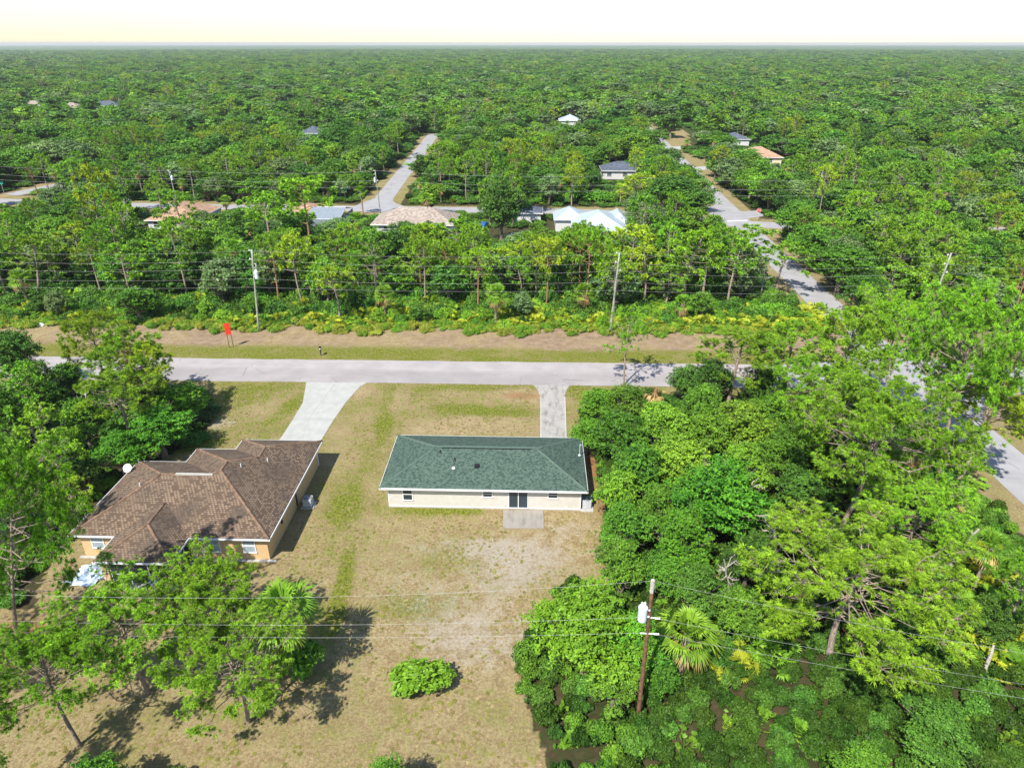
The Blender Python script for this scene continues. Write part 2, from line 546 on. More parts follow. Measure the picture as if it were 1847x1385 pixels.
def ribbon(name, pts, w, z, mat):
    P = smooth_path(pts)
    T = np.gradient(P, axis=0)
    T /= np.linalg.norm(T, axis=1)[:, None]
    N = np.stack([-T[:, 1], T[:, 0]], 1)
    rng = np.random.default_rng(len(name))
    jl, jr = rng.normal(0, 0.05, len(P)), rng.normal(0, 0.05, len(P))
    a, b = P + N * (w / 2 + jl)[:, None], P - N * (w / 2 + jr)[:, None]
    k = len(P)
    V = np.concatenate([np.c_[a, np.full(k, z)], np.c_[b, np.full(k, z)], np.c_[a, np.full(k, z - 0.2)], np.c_[b, np.full(k, z - 0.2)]])
    i = np.arange(k - 1)
    F = np.concatenate([np.stack([k + i, k + i + 1, i + 1, i], 1), np.stack([i, i + 1, 2 * k + i + 1, 2 * k + i], 1), np.stack([3 * k + i, 3 * k + i + 1, k + i + 1, k + i], 1)])
    return link(name, npmesh(name, V, [F], mat), kind='structure')


mx = np.linspace(-400, 400, 81)
ribbon('main_road', [(x, (ROAD_N + ROAD_F) / 2 + rot_y(x)) for x in np.linspace(-420, 420, 22)], ROAD_F - ROAD_N, 0.03, M['road'])
ribbon('back_street', BACK, WIDTH['b'], 0.034, M['street'])
ribbon('side_street', CROSS_R, WIDTH['r'], 0.038, M['street'])
ribbon('side_street', CROSS_C, WIDTH['c'], 0.038, M['street'])
ribbon('side_street', CROSS_L, WIDTH['l'], 0.038, M['street'])


def flare(name, px, z, mat):
    b = MB()
    b.prism([at(*p) for p in px], z - 0.2, z)
    return b.build(name, mat, kind='structure')


# paved corner flares where the streets meet
flare('street_corner', [(1268, 372), (1300, 372), (1340, 382), (1392, 378), (1392, 388), (1352, 394), (1348, 402), (1357, 415), (1310, 400), (1285, 392)], 0.042, M['street'])
flare('street_corner', [(640, 372), (676, 358), (700, 345), (702, 356), (715, 368), (740, 376), (700, 384), (660, 380)], 0.042, M['street'])
cx_, cy_ = 49.2, 81.5
b = MB()
b.prism([(cx_ - 16, 78.1), (cx_ - 7, 76.5), (cx_ - 2.7, 70), (cx_ + 2.7, 70), (cx_ + 7, 76.5), (cx_ + 16, 78.2), (cx_ + 16, 85.0), (cx_ + 7, 86.6), (cx_ + 2.7, 93), (cx_ - 2.7, 93), (cx_ - 7, 86.6), (cx_ - 16, 85.0)], -0.15, 0.046)
b.build('street_corner', M['street'], kind='structure')
# pale stop line across the side street
b = MB()
p0, p1 = at(1312, 398.5), at(1348, 397.5)
q0, q1 = at(1312, 400), at(1348, 399)
b.prism([q0, q1, p1, p0], 0.0, 0.050)
b.build('stop_line', M['white'], kind='structure')

# driveways and patio
flare('driveway', [(553, 686.5), (665, 688.5), (650, 697), (640, 707), (623, 727), (600, 760), (577, 798), (570, 806), (500, 798), (510, 785), (528, 757), (546, 727), (550, 705)], 0.026, M['drive_new'])
b = MB()
for (xa, ya, xb, yb) in [(607, 688, 556, 757), (546, 727, 623, 727), (528, 757, 602, 757)]:
    (ax, ay), (bx, by) = at(xa, ya), at(xb, yb)
    dx, dy = bx - ax, by - ay
    L = math.hypot(dx, dy)
    nx, ny = -dy / L * 0.025, dx / L * 0.025
    b.prism([(ax - nx, ay - ny), (bx - nx, by - ny), (bx + nx, by + ny), (ax + nx, ay + ny)], 0.0, 0.030 + 0.001 * len(b.F) / 6)
b.build('driveway_joint', M['joint'], kind='structure')
flare('driveway', [(960, 692.5), (1028, 693.5), (1022, 704), (1018, 714), (1021, 792), (975, 792), (975, 717), (971, 705)], 0.026, M['drive_old'])
b = MB()
for xx in (975.6, 1018.8):
    pts = [at(xx + (t * 2.2 if xx > 1000 else 0), 716 + 75 * t) for t in (0, 1)]
    b.prism([(pts[0][0] - 0.07, pts[0][1]), (pts[0][0] + 0.07, pts[0][1]), (pts[1][0] + 0.07, pts[1][1]), (pts[1][0] - 0.07, pts[1][1])], 0.0, 0.05)
b.build('driveway_edging', M['pad'], kind='structure')

# ------------------------------------------------------------------ ground sheet with its patches
def axis(a, b, fine, lo, hi, grow=1.12):
    v = list(np.arange(a, b + 1e-6, fine))
    s, x = fine, a
    left = []
    while x > lo:
        s *= grow
        x -= s
        left.append(x)
    s, x = fine, v[-1]
    right = []
    while x < hi:
        s *= grow
        x += s
        right.append(x)
    return np.array(left[::-1] + v + right)


GX = axis(-75, 75, 0.4, -9000, 9000)
GY = axis(18, 112, 0.4, -600, 14000, 1.06)
XX, YY = np.meshgrid(GX, GY)


def inpoly(X, Y, poly):
    ins = np.zeros(X.shape, bool)
    n = len(poly)
    for i in range(n):
        x0, y0 = poly[i]
        x1, y1 = poly[(i + 1) % n]
        if y0 == y1:
            continue
        c = ((y0 > Y) != (y1 > Y)) & (X < (x1 - x0) * (Y - y0) / (y1 - y0) + x0)
        ins ^= c
    return ins


def blob(X, Y, px, py, rx, ry, ang=0.0, z=0):
    """soft patch centred at photo pixel px, py; rx, ry in metres on the ground"""
    cx, cy = at(px, py)
    c, s = math.cos(ang), math.sin(ang)
    u = ((X - cx) * c + (Y - cy) * s) / rx
    v = (-(X - cx) * s + (Y - cy) * c) / ry
    return np.exp(-(u * u + v * v) ** 1.5)


def dist_path(X, Y, pts):
    P = smooth_path(pts, 6)
    d = np.full(X.shape, 1e9)
    for (x0, y0), (x1, y1) in zip(P[:-1], P[1:]):
        dx, dy = x1 - x0, y1 - y0
        t = np.clip(((X - x0) * dx + (Y - y0) * dy) / (dx * dx + dy * dy), 0, 1)
        d = np.minimum(d, np.hypot(X - x0 - t * dx, Y - y0 - t * dy))
    return d


LAWN = [at(*p) for p in [(330, 681), (372, 690), (390, 740), (360, 790), (250, 850), (160, 930), (90, 1010), (60, 1100), (-150, 1080), (-260, 1250), (-300, 1420), (1000, 1420), (930, 1200), (1000, 1080), (1100, 1045), (1092, 930), (1072, 800), (1045, 760), (1090, 690)]]
sd = {'r': dist_path(XX, YY, CROSS_R), 'c': dist_path(XX, YY, CROSS_C), 'l': dist_path(XX, YY, CROSS_L), 'b': dist_path(XX, YY, BACK)}
turf = inpoly(XX, YY, LAWN).astype(float)
Yr = YY - rot_y(XX)
verge = ((Yr > ROAD_F - 1) & (Yr < 97.0 + 0.8 * np.sin(XX * 0.31) + 0.6 * np.sin(XX * 0.83))).astype(float)
for pl_ in ([(1165, 205), (1185, 205), (1240, 240), (1245, 262), (1195, 266)], [(1225, 268), (1262, 268), (1300, 310), (1250, 320)]):
    turf = np.maximum(turf, inpoly(XX, YY, [at(*p) for p in pl_]))
near_verge = ((Yr < ROAD_N + 1) & (Yr > ROAD_N - 2.2)).astype(float)
turf = np.maximum(turf, np.maximum(verge, near_verge))
for kk, ww in (('r', 6.4), ('c', 6.2), ('l', 7.0), ('b', 6.6)):
    turf = np.maximum(turf, np.clip((ww - sd[kk]) / 1.2, 0, 1))
green = np.full(XX.shape, 0.30)
green = np.where((YY > 61) & (YY < ROAD_N), 0.47, green)
green = np.where((XX < -14) & (XX > -22) & (YY < 62) & (YY > 36), 0.42, green)
green = np.where(verge > 0, np.clip(1.0 - (Yr - 88.4) / 3.0, 0.15, 0.82), green)
green = np.where(near_verge > 0, 0.55, green)
green = np.where((sd['b'] < 9) | (sd['r'] < 9) | (sd['c'] < 9), 0.42, green)
for (px, py, rx, ry, an, a) in [(620, 1050, 0.7, 4.5, 0.12, 0.9), (800, 922, 4.5, 0.6, 0, 0.75), (860, 740, 5.5, 1.2, -0.1, 0.8), (692, 770, 0.9, 3.4, 0.1, 0.75), (700, 715, 0.9, 3.4, 0, 0.35),
                                (760, 1100, 3.5, 1.6, 0.2, 0.5), (610, 920, 1.5, 3.0, 0.1, 0.45), (640, 890, 1.2, 4.0, 0.1, 0.4), (340, 805, 3.5, 1.6, 0.3, 0.8), (420, 720, 3.5, 2.2, 0, 0.3), (470, 700, 4.5, 1.4, 0, 0.4), (520, 735, 1.2, 4.0, -0.2, 0.45),
                                (395, 738, 1.2, 0.6, 0, 0.6), (300, 840, 4, 0.9, 0, 0.4), (880, 700, 9, 0.9, 0, 0.35), (440, 1020, 1.5, 0.6, 0, 0.5), (580, 1130, 2.0, 2.5, 0, 0.3), (1045, 705, 1.2, 3, 0, 0.7), (830, 1000, 6, 2.0, 0, 0.15)]:
    green += a * blob(XX, YY, px, py, rx, ry, an)
for (px, py, rx, ry, an, a) in [(860, 765, 6.5, 1.8, 0, 0.35), (940, 712, 3.5, 1.8, 0, 0.7), (830, 775, 5, 1.2, 0, 0.4), (650, 700, 1.5, 2.5, 0, 0.3), (1010, 960, 6, 4, 0, 0.25), (860, 1160, 7, 4, 0, 0.3)]:
    green -= a * blob(XX, YY, px, py, rx, ry, an)
sand = np.zeros(XX.shape)
for (px, py, rx, ry, an, a) in [(400, 765, 1.8, 1.5, 0.6, 0.62), (850, 1150, 6, 3.5, 0, 0.6), (820, 985, 6.5, 1.6, 0, 0.4), (740, 1060, 5, 3, 0, 0.38), (980, 1010, 5, 4, 0, 0.44), (900, 1010, 5, 3, 0, 0.3), (1030, 950, 3, 1.6, 0, 0.36), (900, 1060, 3, 2.5, 0, 0.32), (560, 1000, 1.3, 1.8, 0, 0.28), (600, 860, 1.0, 3.5, 0, 0.15), (430, 1065, 2, 1.0, 0, 0.32), (690, 1010, 2.5, 1.0, 0, 0.2)]:
    sand += a * blob(XX, YY, px, py, rx, ry, an)
mulch = np.where(verge > 0, np.clip((Yr - 87.6) / 2.6, 0, 1) * (0.56 + 0.14 * np.sin(XX * 0.11 + 1.0) + 0.08 * np.sin(XX * 0.37)), 0.0)
mulch += np.where(sd['r'] < 8, 0.30, 0)
needle = 0.62 * blob(XX, YY, 1078, 880, 0.85, 7.0) + 0.5 * blob(XX, YY, 1090, 1000, 0.6, 3.0) + 0.6 * blob(XX, YY, 20, 1170, 7, 5) + 0.45 * blob(XX, YY, 1062, 830, 0.8, 3.0) + 0.55 * blob(XX, YY, 940, 714, 3.5, 1.6) + 0.36 * blob(XX, YY, 840, 772, 7, 1.4)
ny_, nx_ = XX.shape
rngG = np.random.default_rng(3)
ZZ = np.where(turf > 0.5, 0.0, rngG.normal(0, 0.05, XX.shape) * (sd['r'] > 8) * (sd['b'] > 8) * (sd['c'] > 8) * (sd['l'] > 8) * (turf < 0.1) * ((Yr < ROAD_N - 3) | (Yr > ROAD_F + 3)))
ii = (np.arange(ny_ - 1)[:, None] * nx_ + np.arange(nx_ - 1)[None]).ravel()
me = npmesh('ground', np.stack([XX.ravel(), YY.ravel(), ZZ.ravel()], 1), [np.stack([ii, ii + 1, ii + nx_ + 1, ii + nx_], 1)], M['ground'],
            attrs={'turf': turf.ravel(), 'green': green.ravel(), 'sand': sand.ravel(), 'mulch': mulch.ravel(), 'needle': needle.ravel(), 'far': np.clip((np.hypot(XX, YY) - 300) / 200, 0, 1).ravel()})
link('ground', me, kind='structure')
flare('driveway', [(1196, 266), (1228, 264), (1228, 270), (1196, 272)], 0.05, M['drive_new'])
flare('driveway', [(1245, 302), (1290, 300), (1290, 306), (1245, 308)], 0.05, M['drive_new'])
flare('patio', [(908, 921), (980, 921), (981, 953), (907, 953)], 0.06, M['patio'])

# ------------------------------------------------------------------ houses
def window(parent, x, y, z0, z1, w, name='window', cols=1, rows=2, fm='white', gm='glass', side=(0, -1), label=None):
    """a window set in a wall that faces side; frame proud of the wall, panes a sub-part"""
    t = 0.05
    f, g = MB(), MB()
    def bx(mb, u0, u1, d0, d1, za, zb):
        if side[1]:
            ya, yb = sorted((y + side[1] * d0, y + side[1] * d1))
            mb.box(x + u0, x + u1, ya, yb, za, zb)
        else:
            xa, xb = sorted((x + side[0] * d0, x + side[0] * d1))
            mb.box(xa, xb, y + u0, y + u1, za, zb)
    h = w / 2
    bx(f, -h, h, -0.03, t, z1 - 0.07, z1)
    bx(f, -h - 0.04, h + 0.04, -0.03, t + 0.04, z0, z0 + 0.07)
    for i in range(cols + 1):
        c = -h + i * (w / cols)
        a, b = (c, c + 0.07) if i == 0 else ((c - 0.07, c) if i == cols else (c - 0.035, c + 0.035))
        bx(f, a, b, -0.03, t - 0.002, z0 + 0.07, z1 - 0.07)
    for j in range(1, rows):
        zz = z0 + (z1 - z0) * j / rows
        for i in range(cols):
            a, b = -h + i * w / cols + 0.05, -h + (i + 1) * w / cols - 0.05
            bx(f, a, b, -0.03, t - 0.006, zz - 0.03, zz + 0.03)
    bx(g, -h + 0.03, h - 0.03, -0.02, 0.015, z0 + 0.03, z1 - 0.03)
    fo = f.build(name, M[fm], parent)
    if label:
        fo['label'] = label
    g.build('pane', M[gm], fo)
    return fo


def hip(x0, x1, y0, y1, z0, z1):
    """closed hip roof"""
    b = MB()
    w, d = x1 - x0, y1 - y0
    h = min(w, d) / 2
    if w >= d:
        r = [(x0 + h, (y0 + y1) / 2), (x1 - h, (y0 + y1) / 2)]
    else:
        r = [((x0 + x1) / 2, y0 + h), ((x0 + x1) / 2, y1 - h)]
    V = [(x0, y0, z0), (x1, y0, z0), (x1, y1, z0), (x0, y1, z0), (*r[0], z1), (*r[1], z1)]
    if w >= d:
        F = [(0, 1, 5, 4), (1, 2, 5), (2, 3, 4, 5), (3, 0, 4)]
    else:
        F = [(0, 1, 4), (1, 2, 5, 4), (2, 3, 5), (3, 0, 4, 5)]
    b.add(V, F + [(3, 2, 1, 0)])
    return b, r


def caps(segs, zf, mat, parent, r=0.11, name='ridge_cap'):
    b = MB()
    for (xa, ya), (xb, yb) in segs:
        n = 10
        P = [(xa + (xb - xa) * t, ya + (yb - ya) * t) for t in np.linspace(0, 1, n)]
        b.tube([(x, y, zf(x, y) - r * 0.45) for x, y in P], r, 8)
    return b.build(name, mat, parent, smooth=True)


def fascia(outline, z0, z1, t, mat, parent, name='fascia'):
    """boards along the closed counter-clockwise eave outline, mitred"""
    n = len(outline)
    P = np.array(outline, float)
    out = []
    for i in range(n):
        a, b_, c = P[i - 1], P[i], P[(i + 1) % n]
        d1, d2 = (b_ - a) / np.linalg.norm(b_ - a), (c - b_) / np.linalg.norm(c - b_)
        n1, n2 = np.array([d1[1], -d1[0]]), np.array([d2[1], -d2[0]])
        out.append(b_ + (n1 + n2) / (1 + n1 @ n2) * t)
    b = MB()
    V = [(*p, z) for z in (z0, z1) for p in P] + [(*p, z) for z in (z0, z1) for p in out]
    F = []
    for i in range(n):
        j = (i + 1) % n
        F += [(2 * n + i, 2 * n + j, 3 * n + j, 3 * n + i), (j, i, n + i, n + j), (n + i, 3 * n + i, 3 * n + j, n + j), (i, j, 2 * n + j, 2 * n + i)]
    b.add(V, F)
    return b.build(name, mat, parent)


def ac_unit(x, y, label, rz=0.0, parent=None):
    e = empty('air_conditioner', (x, y, 0.08), rz, label=label, cat='air conditioner', group='outdoor air conditioning units')
    b = MB()
    n = 24
    w = 0.42
    prof = []
    for i in range(n):
        a = 2 * math.pi * i / n
        c, s = math.cos(a), math.sin(a)
        q = w / max(abs(c), abs(s)) * (0.93 + 0.07 * abs(math.cos(2 * a)))
        prof.append((q * c, q * s))
    b.prism(prof, 0.06, 0.84)
    for k in range(9):
        z = 0.12 + k * 0.08
        b.prism([(px * 1.025, py * 1.025) for px, py in prof], z, z + 0.03)
    b.build('housing', M['ac'], e, bevel=0.01)
    g = MB()
    g.lathe((0, 0, 0.843), [(0.36, 0), (0.36, 0.03)], 28)
    g.build('fan_well', M['black'], e)
    g = MB()
    for r in (0.10, 0.19, 0.28, 0.36):
        a = np.linspace(0, 2 * math.pi, 28)
        g.tube([(r * math.cos(t), r * math.sin(t), 0.90) for t in a], 0.012, 5)
    for k in range(6):
        a = k * math.pi / 3
        g.tube([(0, 0, 0.90), (0.38 * math.cos(a), 0.38 * math.sin(a), 0.89)], 0.012, 5)
    g.lathe((0, 0, 0.86), [(0.09, 0), (0.09, 0.05)], 14)
    g.build('fan_guard', M['steel'], e)
    g = MB()
    g.box(-0.6, 0.6, -0.58, 0.58, -0.12, 0.02)
    g.build('concrete_pad', M['pad'], e)
    return e


# --- the bungalow under green shingles
GX0, GX1, GY0, GY1, GE, GR = -13.8, 5.3, 51.42, 60.86, 2.52, 4.12
house = empty('bungalow', (-4.25, 56.1, 0), label='long beige bungalow under a green shingle hip roof, patio slab behind its sliding door', cat='house')
P0 = (-4.25, 56.1)


def H_(mb, name, mat, parent=None, off=P0, **k):
    """build a part given in world coordinates under a root standing at off"""
    mb.V = [(x - off[0], y - off[1], z) for x, y, z in mb.V]
    return mb.build(name, mat, parent, **k)


b = MB()
b.box(-13.17, 4.72, 51.96, 60.3, 0.12, 2.5)
H_(b, 'wall', M['siding'], house)
b = MB()
b.box(-13.21, 4.78, 51.93, 60.34, -0.1, 0.12)
b.box(4.74, 5.95, 51.75, 53.9, -0.1, 0.07)
H_(b, 'foundation', M['pad'], house)
b, rr = hip(GX0, GX1, GY0, GY1, GE, GR)
H_(b, 'roof', M['roof_green'], house)
gz = lambda x, y: GE + (GR - GE) * max(0, min(x - GX0, GX1 - x, y - GY0, GY1 - y)) / ((GY1 - GY0) / 2)
segs = [((GX0, GY0), rr[0]), ((GX0, GY1), rr[0]), ((GX1, GY0), rr[1]), ((GX1, GY1), rr[1])]
for sg in (segs[:2], segs[2:]):
    o = caps(sg, lambda x, y: gz(x, y) + 0.015, M['cap_green'], house, 0.12)
    o.location = (-P0[0], -P0[1], 0)
b = MB()
b.box(rr[0][0] - 0.1, rr[1][0] + 0.1, rr[0][1] - 0.15, rr[0][1] + 0.15, GR - 0.03, GR + 0.05)
H_(b, 'ridge_vent', M['cap_green'], house)
b = MB()
b.box(rr[0][0] + 0.5, rr[1][0] - 0.5, rr[0][1] - 0.19, rr[0][1] - 0.151, GR - 0.055, GR + 0.03)
H_(b, 'ridge_vent_slot', M['black'], house)
o = fascia([(GX0, GY0), (GX1, GY0), (GX1, GY1), (GX0, GY1)], GE - 0.19, GE + 0.012, 0.03, M['white'], house)
o.location = (-P0[0], -P0[1], 0)
b = MB()
b.box(GX0 + 0.01, GX1 - 0.01, GY0 + 0.01, GY1 - 0.01, GE - 0.12, GE - 0.06)
H_(b, 'soffit', M['soffit'], house)
b = MB()
for (xx, yy) in [(-13.19, 51.94), (4.66, 51.94)]:
    b.box(xx, xx + 0.1, yy, yy + 0.1, 0.12, 2.38)
b.box(-13.09, 4.66, 51.935, 51.957, 0.12, 0.2)
H_(b, 'corner_trim', M['white'], house)


def W(x, y, *a, **k):
    o = window(house, x - P0[0], y - P0[1], *a, **k)
    return o


W(-11.35, 51.96, 0.80, 2.18, 0.95, cols=1, rows=2)
W(-3.9, 51.96, 1.30, 2.10, 0.95, cols=1, rows=2)
W(2.15, 51.96, 1.30, 2.10, 0.95, cols=1, rows=2)
W(-1.05, 51.96, 0.14, 2.12, 1.85, name='sliding_door', cols=2, rows=1)
b = MB()
b.box(-12.4 + 14.0, 4.0, 60.3, 60.33, 0.12, 2.2)
H_(b, 'garage_door', M['white'], house)
for (px, py, hh, mt) in [(794, 815, 0.45, 'black'), (820, 829, 0.5, 'black'), (1041, 869, 0.4, 'black'), (818, 843, 0.25, 'white')]:
    zz = 3.3
    for _ in range(6):
        x_, y_ = at(px, py, zz)
        zz = gz(x_, y_)
    b = MB()
    b.lathe((x_, y_, zz - 0.1), [(0.055, 0), (0.055, hh * 0.75)], 10)
    b.lathe((x_, y_, zz - 0.05), [(0.2, 0), (0.12, 0.06), (0.06, 0.12)], 12)
    H_(b, 'vent_pipe', M[mt], house)
zz = 3.2
for _ in range(6):
    x_, y_ = at(860, 841, zz)
    zz = gz(x_, y_)
b = MB()
b.box(x_ - 0.2, x_ + 0.2, y_ - 0.2, y_ + 0.2, zz - 0.15, zz + 0.16)
b.box(x_ - 0.23, x_ + 0.23, y_ - 0.23, y_ + 0.23, zz + 0.161, zz + 0.2)
H_(b, 'box_vent', M['black'], house, bevel=0.02)
b = MB()
b.tube([(4.85, 57.2, 0.4), (4.85, 57.2, 3.9), (4.85, 57.15, 4.0), (4.95, 57.0, 4.0)], 0.05, 8)
b.lathe((4.85, 57.2, 2.75), [(0.16, 0), (0.07, 0.12)], 10)
H_(b, 'service_mast', M['steel'], house)
b = MB()
b.box(-2.35, -2.28, 51.88, 51.955, 0.35, 0.5)
H_(b, 'hose_tap', M['steel'], house)
b = MB()
b.box(3.3, 3.5, 51.90, 51.955, 0.32, 0.4)
H_(b, 'wall_vent', M['white'], house)
ac_unit(5.34, 52.5, 'grey air conditioner on a slab at the corner of the beige green-roofed bungalow', 0.05)

# --- the brown-roofed neighbour
BP = 0.43
RECTS = [(-38.1, -21.3, 43.8, 55.0), (-33.4, -21.3, 43.8, 57.4), (-29.5, -21.3, 43.8, 59.3), (-34.2, -28.0, 40.7, 50.0)]
BE = 2.62


def bz(x, y):
    h = -1.0
    for x0, x1, y0, y1 in RECTS:
        h = max(h, min(x - x0, x1 - x, y - y0, y1 - y))
    return BE + BP * h


def envelope_roof(rects, zf, step=0.1):
    x0, x1 = min(r[0] for r in rects), max(r[1] for r in rects)
    y0, y1 = min(r[2] for r in rects), max(r[3] for r in rects)
    nx, ny = int(round((x1 - x0) / step)) + 1, int(round((y1 - y0) / step)) + 1
    X = np.round(x0 + np.arange(nx) * step, 3)
    Y = np.round(y0 + np.arange(ny) * step, 3)
    XX_, YY_ = np.meshgrid(X, Y)
    h = np.full(XX_.shape, -1.0)
    for r in rects:
        h = np.maximum(h, np.minimum(np.minimum(XX_ - r[0], r[1] - XX_), np.minimum(YY_ - r[2], r[3] - YY_)))
    cxm, cym = (X[:-1] + X[1:]) / 2, (Y[:-1] + Y[1:]) / 2
    CX, CY = np.meshgrid(cxm, cym)
    ins = np.zeros(CX.shape, bool)
    hc = np.full(CX.shape, -1.0)
    for r in rects:
        ins |= (CX > r[0]) & (CX < r[1]) & (CY > r[2]) & (CY < r[3])
        hc = np.maximum(hc, np.minimum(np.minimum(CX - r[0], r[1] - CX), np.minimum(CY - r[2], r[3] - CY)))
    Z = BE + BP * np.maximum(h, 0)
    i = (np.arange(ny - 1)[:, None] * nx + np.arange(nx - 1)[None])
    a, b_, c, d = i, i + 1, i + nx + 1, i + nx
    zf_ = Z.ravel()
    e1 = np.abs((zf_[a] + zf_[c]) / 2 - (BE + BP * hc))
    e2 = np.abs((zf_[b_] + zf_[d]) / 2 - (BE + BP * hc))
    t1 = ins & (e1 <= e2)
    t2 = ins & (e1 > e2)
    T = [np.stack([a[t1], b_[t1], c[t1]], 1), np.stack([a[t1], c[t1], d[t1]], 1), np.stack([a[t2], b_[t2], d[t2]], 1), np.stack([b_[t2], c[t2], d[t2]], 1)]
    T = np.concatenate(T)
    V = np.stack([XX_.ravel(), YY_.ravel(), zf_], 1)
    used = np.unique(T)
    mp = np.zeros(len(V), np.int64)
    mp[used] = np.arange(len(used))
    return V[used], mp[T]


Q0 = (-29.7, 50.0)
nb = empty('bungalow', (*Q0, 0), label='tan stucco bungalow under a brown shingle roof with stepped eaves and screened porch', cat='house')
V, T = envelope_roof(RECTS, bz)
V[:, 0] -= Q0[0]
V[:, 1] -= Q0[1]
link('roof', npmesh('roof', V, [T], M['roof_brown']), nb)
OUT = [(-38.1, 43.8), (-34.2, 43.8), (-34.2, 40.7), (-28.0, 40.7), (-28.0, 43.8), (-21.3, 43.8), (-21.3, 59.3), (-29.5, 59.3), (-29.5, 57.4), (-33.4, 57.4), (-33.4, 55.0), (-38.1, 55.0)]
o = fascia(OUT, BE - 0.17, BE - 0.012, 0.06, M['white_gutter'], nb, 'gutter')
o.location = (-Q0[0], -Q0[1], 0)
b = MB()
ins_ = [(-38.05, 43.85), (-34.15, 43.85), (-34.15, 40.75), (-28.05, 40.75), (-28.05, 43.85), (-21.35, 43.85), (-21.35, 59.25), (-29.45, 59.25), (-29.45, 57.35), (-33.35, 57.35), (-33.35, 54.95), (-38.05, 54.95)]
b.prism(ins_, BE - 0.12, BE - 0.06)
H_(b, 'soffit', M['soffit'], nb, Q0)
segs = [((-38.1, 43.8), (-32.5, 49.4)), ((-38.1, 55), (-32.5, 49.4)), ((-32.5, 49.4), (-27.5, 49.6)), ((-21.3, 43.8), (-27.35, 49.85)), ((-33.4, 57.4), (-27.35, 51.35)), ((-27.35, 49.85), (-27.35, 51.35)),
        ((-29.5, 59.3), (-25.4, 55.2)), ((-21.3, 59.3), (-25.4, 55.2)), ((-25.4, 55.2), (-25.4, 53.3)), ((-25.4, 53.3), (-27.35, 51.35)), ((-34.2, 40.7), (-31.1, 43.8)), ((-28.0, 40.7), (-31.1, 43.8)), ((-31.1, 43.8), (-31.1, 46.5))]
o = caps(segs, lambda x, y: max(bz(x, y), BE) + 0.012, M['cap_brown'], nb, 0.13)
o.location = (-Q0[0], -Q0[1], 0)
b = MB()
b.box(-31.2, -27.9, 49.30, 49.50, bz(-30, 49.4) - 0.06, bz(-30, 49.4) + 0.08)
H_(b, 'ridge_vent', M['pad'], nb, Q0)
WALL = [(-37.6, 44.3), (-33.7, 44.3), (-33.7, 44.31), (-28.5, 44.31), (-28.5, 44.3), (-21.8, 44.3), (-21.8, 58.8), (-29.0, 58.8), (-29.0, 56.9), (-32.9, 56.9), (-32.9, 54.5), (-37.6, 54.5)]
b = MB()
b.prism([(-37.6, 44.3), (-21.8, 44.3), (-21.8, 58.8), (-29.0, 58.8), (-29.0, 56.9), (-32.9, 56.9), (-32.9, 54.5), (-37.6, 54.5)], -0.1, BE - 0.121)
H_(b, 'wall', M['tan_wall'], nb, Q0)
b = MB()
b.prism([(-38.0, 44.0), (-34.0, 44.0), (-34.0, 40.4), (-28.1, 40.4), (-28.1, 44.0), (-21.55, 44.0), (-21.2, 44.05), (-21.2, 44.25), (-38.0, 44.25)], -0.1, 0.10)
H_(b, 'foundation', M['pad'], nb, Q0)
# screened porch: posts, dark screens, beam
b = MB()
b.box(-33.95, -33.45, 41.0, 41.5, 0.1, BE - 0.13)
H_(b, 'porch_pillar', M['tan_wall'], nb, Q0)
b = MB()
b.box(-28.65, -28.25, 41.0, 41.4, 0.1, BE - 0.13)
H_(b, 'porch_pillar', M['tan_wall'], nb, Q0)
b = MB()
for xx in (-33.4, -31.9, -30.3, -28.75):
    b.box(xx, xx + 0.06, 41.14, 41.2, 0.1, BE - 0.13)
b.box(-33.45, -28.65, 41.13, 41.21, 0.98, 1.04)
for yy in (42.2, 43.3):
    b.box(-28.44, -28.38, yy, yy + 0.06, 0.1, BE - 0.13)
    b.box(-33.72, -33.66, yy, yy + 0.06, 0.1, BE - 0.13)
sf_ = H_(b, 'screen_frame', M['white'], nb, Q0)
b = MB()
b.box(-33.4, -28.7, 41.16, 41.18, 0.1, BE - 0.13)
b.box(-28.42, -28.40, 41.4, 44.3, 0.1, BE - 0.13)
b.box(-33.70, -33.68, 41.5, 44.3, 0.1, BE - 0.13)
b.V = [(x - Q0[0], y - Q0[1], z) for x, y, z in b.V]
b.build('screen', M['screen'], sf_)
window(nb, -26.95 - Q0[0], 44.3 - Q0[1], 0.75, 2.2, 2.3, cols=2, rows=2, gm='glass_blind')
window(nb, -23.35 - Q0[0], 44.3 - Q0[1], 0.75, 2.2, 1.1, cols=1, rows=2, gm='glass_blind')
window(nb, -36.2 - Q0[0], 44.3 - Q0[1], 0.9, 2.2, 1.1, cols=1, rows=2, gm='glass_blind')
b = MB()
b.box(-21.8, -21.72, 51.55, 51.75, 0.2, BE - 0.17)
H_(b, 'downspout', M['black'], nb, Q0)
b = MB()
b.box(-21.8, -21.70, 47.6, 47.8, 1.2, 1.6)
H_(b, 'meter_box', M['black'], nb, Q0)
b = MB()
b.box(-21.8, -21.72, 58.55, 58.65, 0.1, BE - 0.17)
H_(b, 'downspout', M['white_gutter'], nb, Q0)
for (px, py) in [(435, 842), (253, 877), (483, 832)]:
    zz = 4
    for _ in range(6):
        x_, y_ = at(px, py, zz)
        zz = bz(x_, y_)
    b = MB()
    b.lathe((x_, y_, zz - 0.1), [(0.05, 0), (0.05, 0.45)], 10)
    H_(b, 'vent_pipe', M['white_gutter'], nb, Q0)
dx_, dy_ = at(231, 845, 3.1)
b = MB()
import mathutils
dm = mathutils.Matrix.Rotation(math.radians(55), 4, 'X')
prof = [(0.02, 0.0), (0.16, 0.012), (0.3, 0.05), (0.40, 0.1), (0.42, 0.105), (0.41, 0.12), (0.3, 0.075), (0.16, 0.035), (0.02, 0.02)]
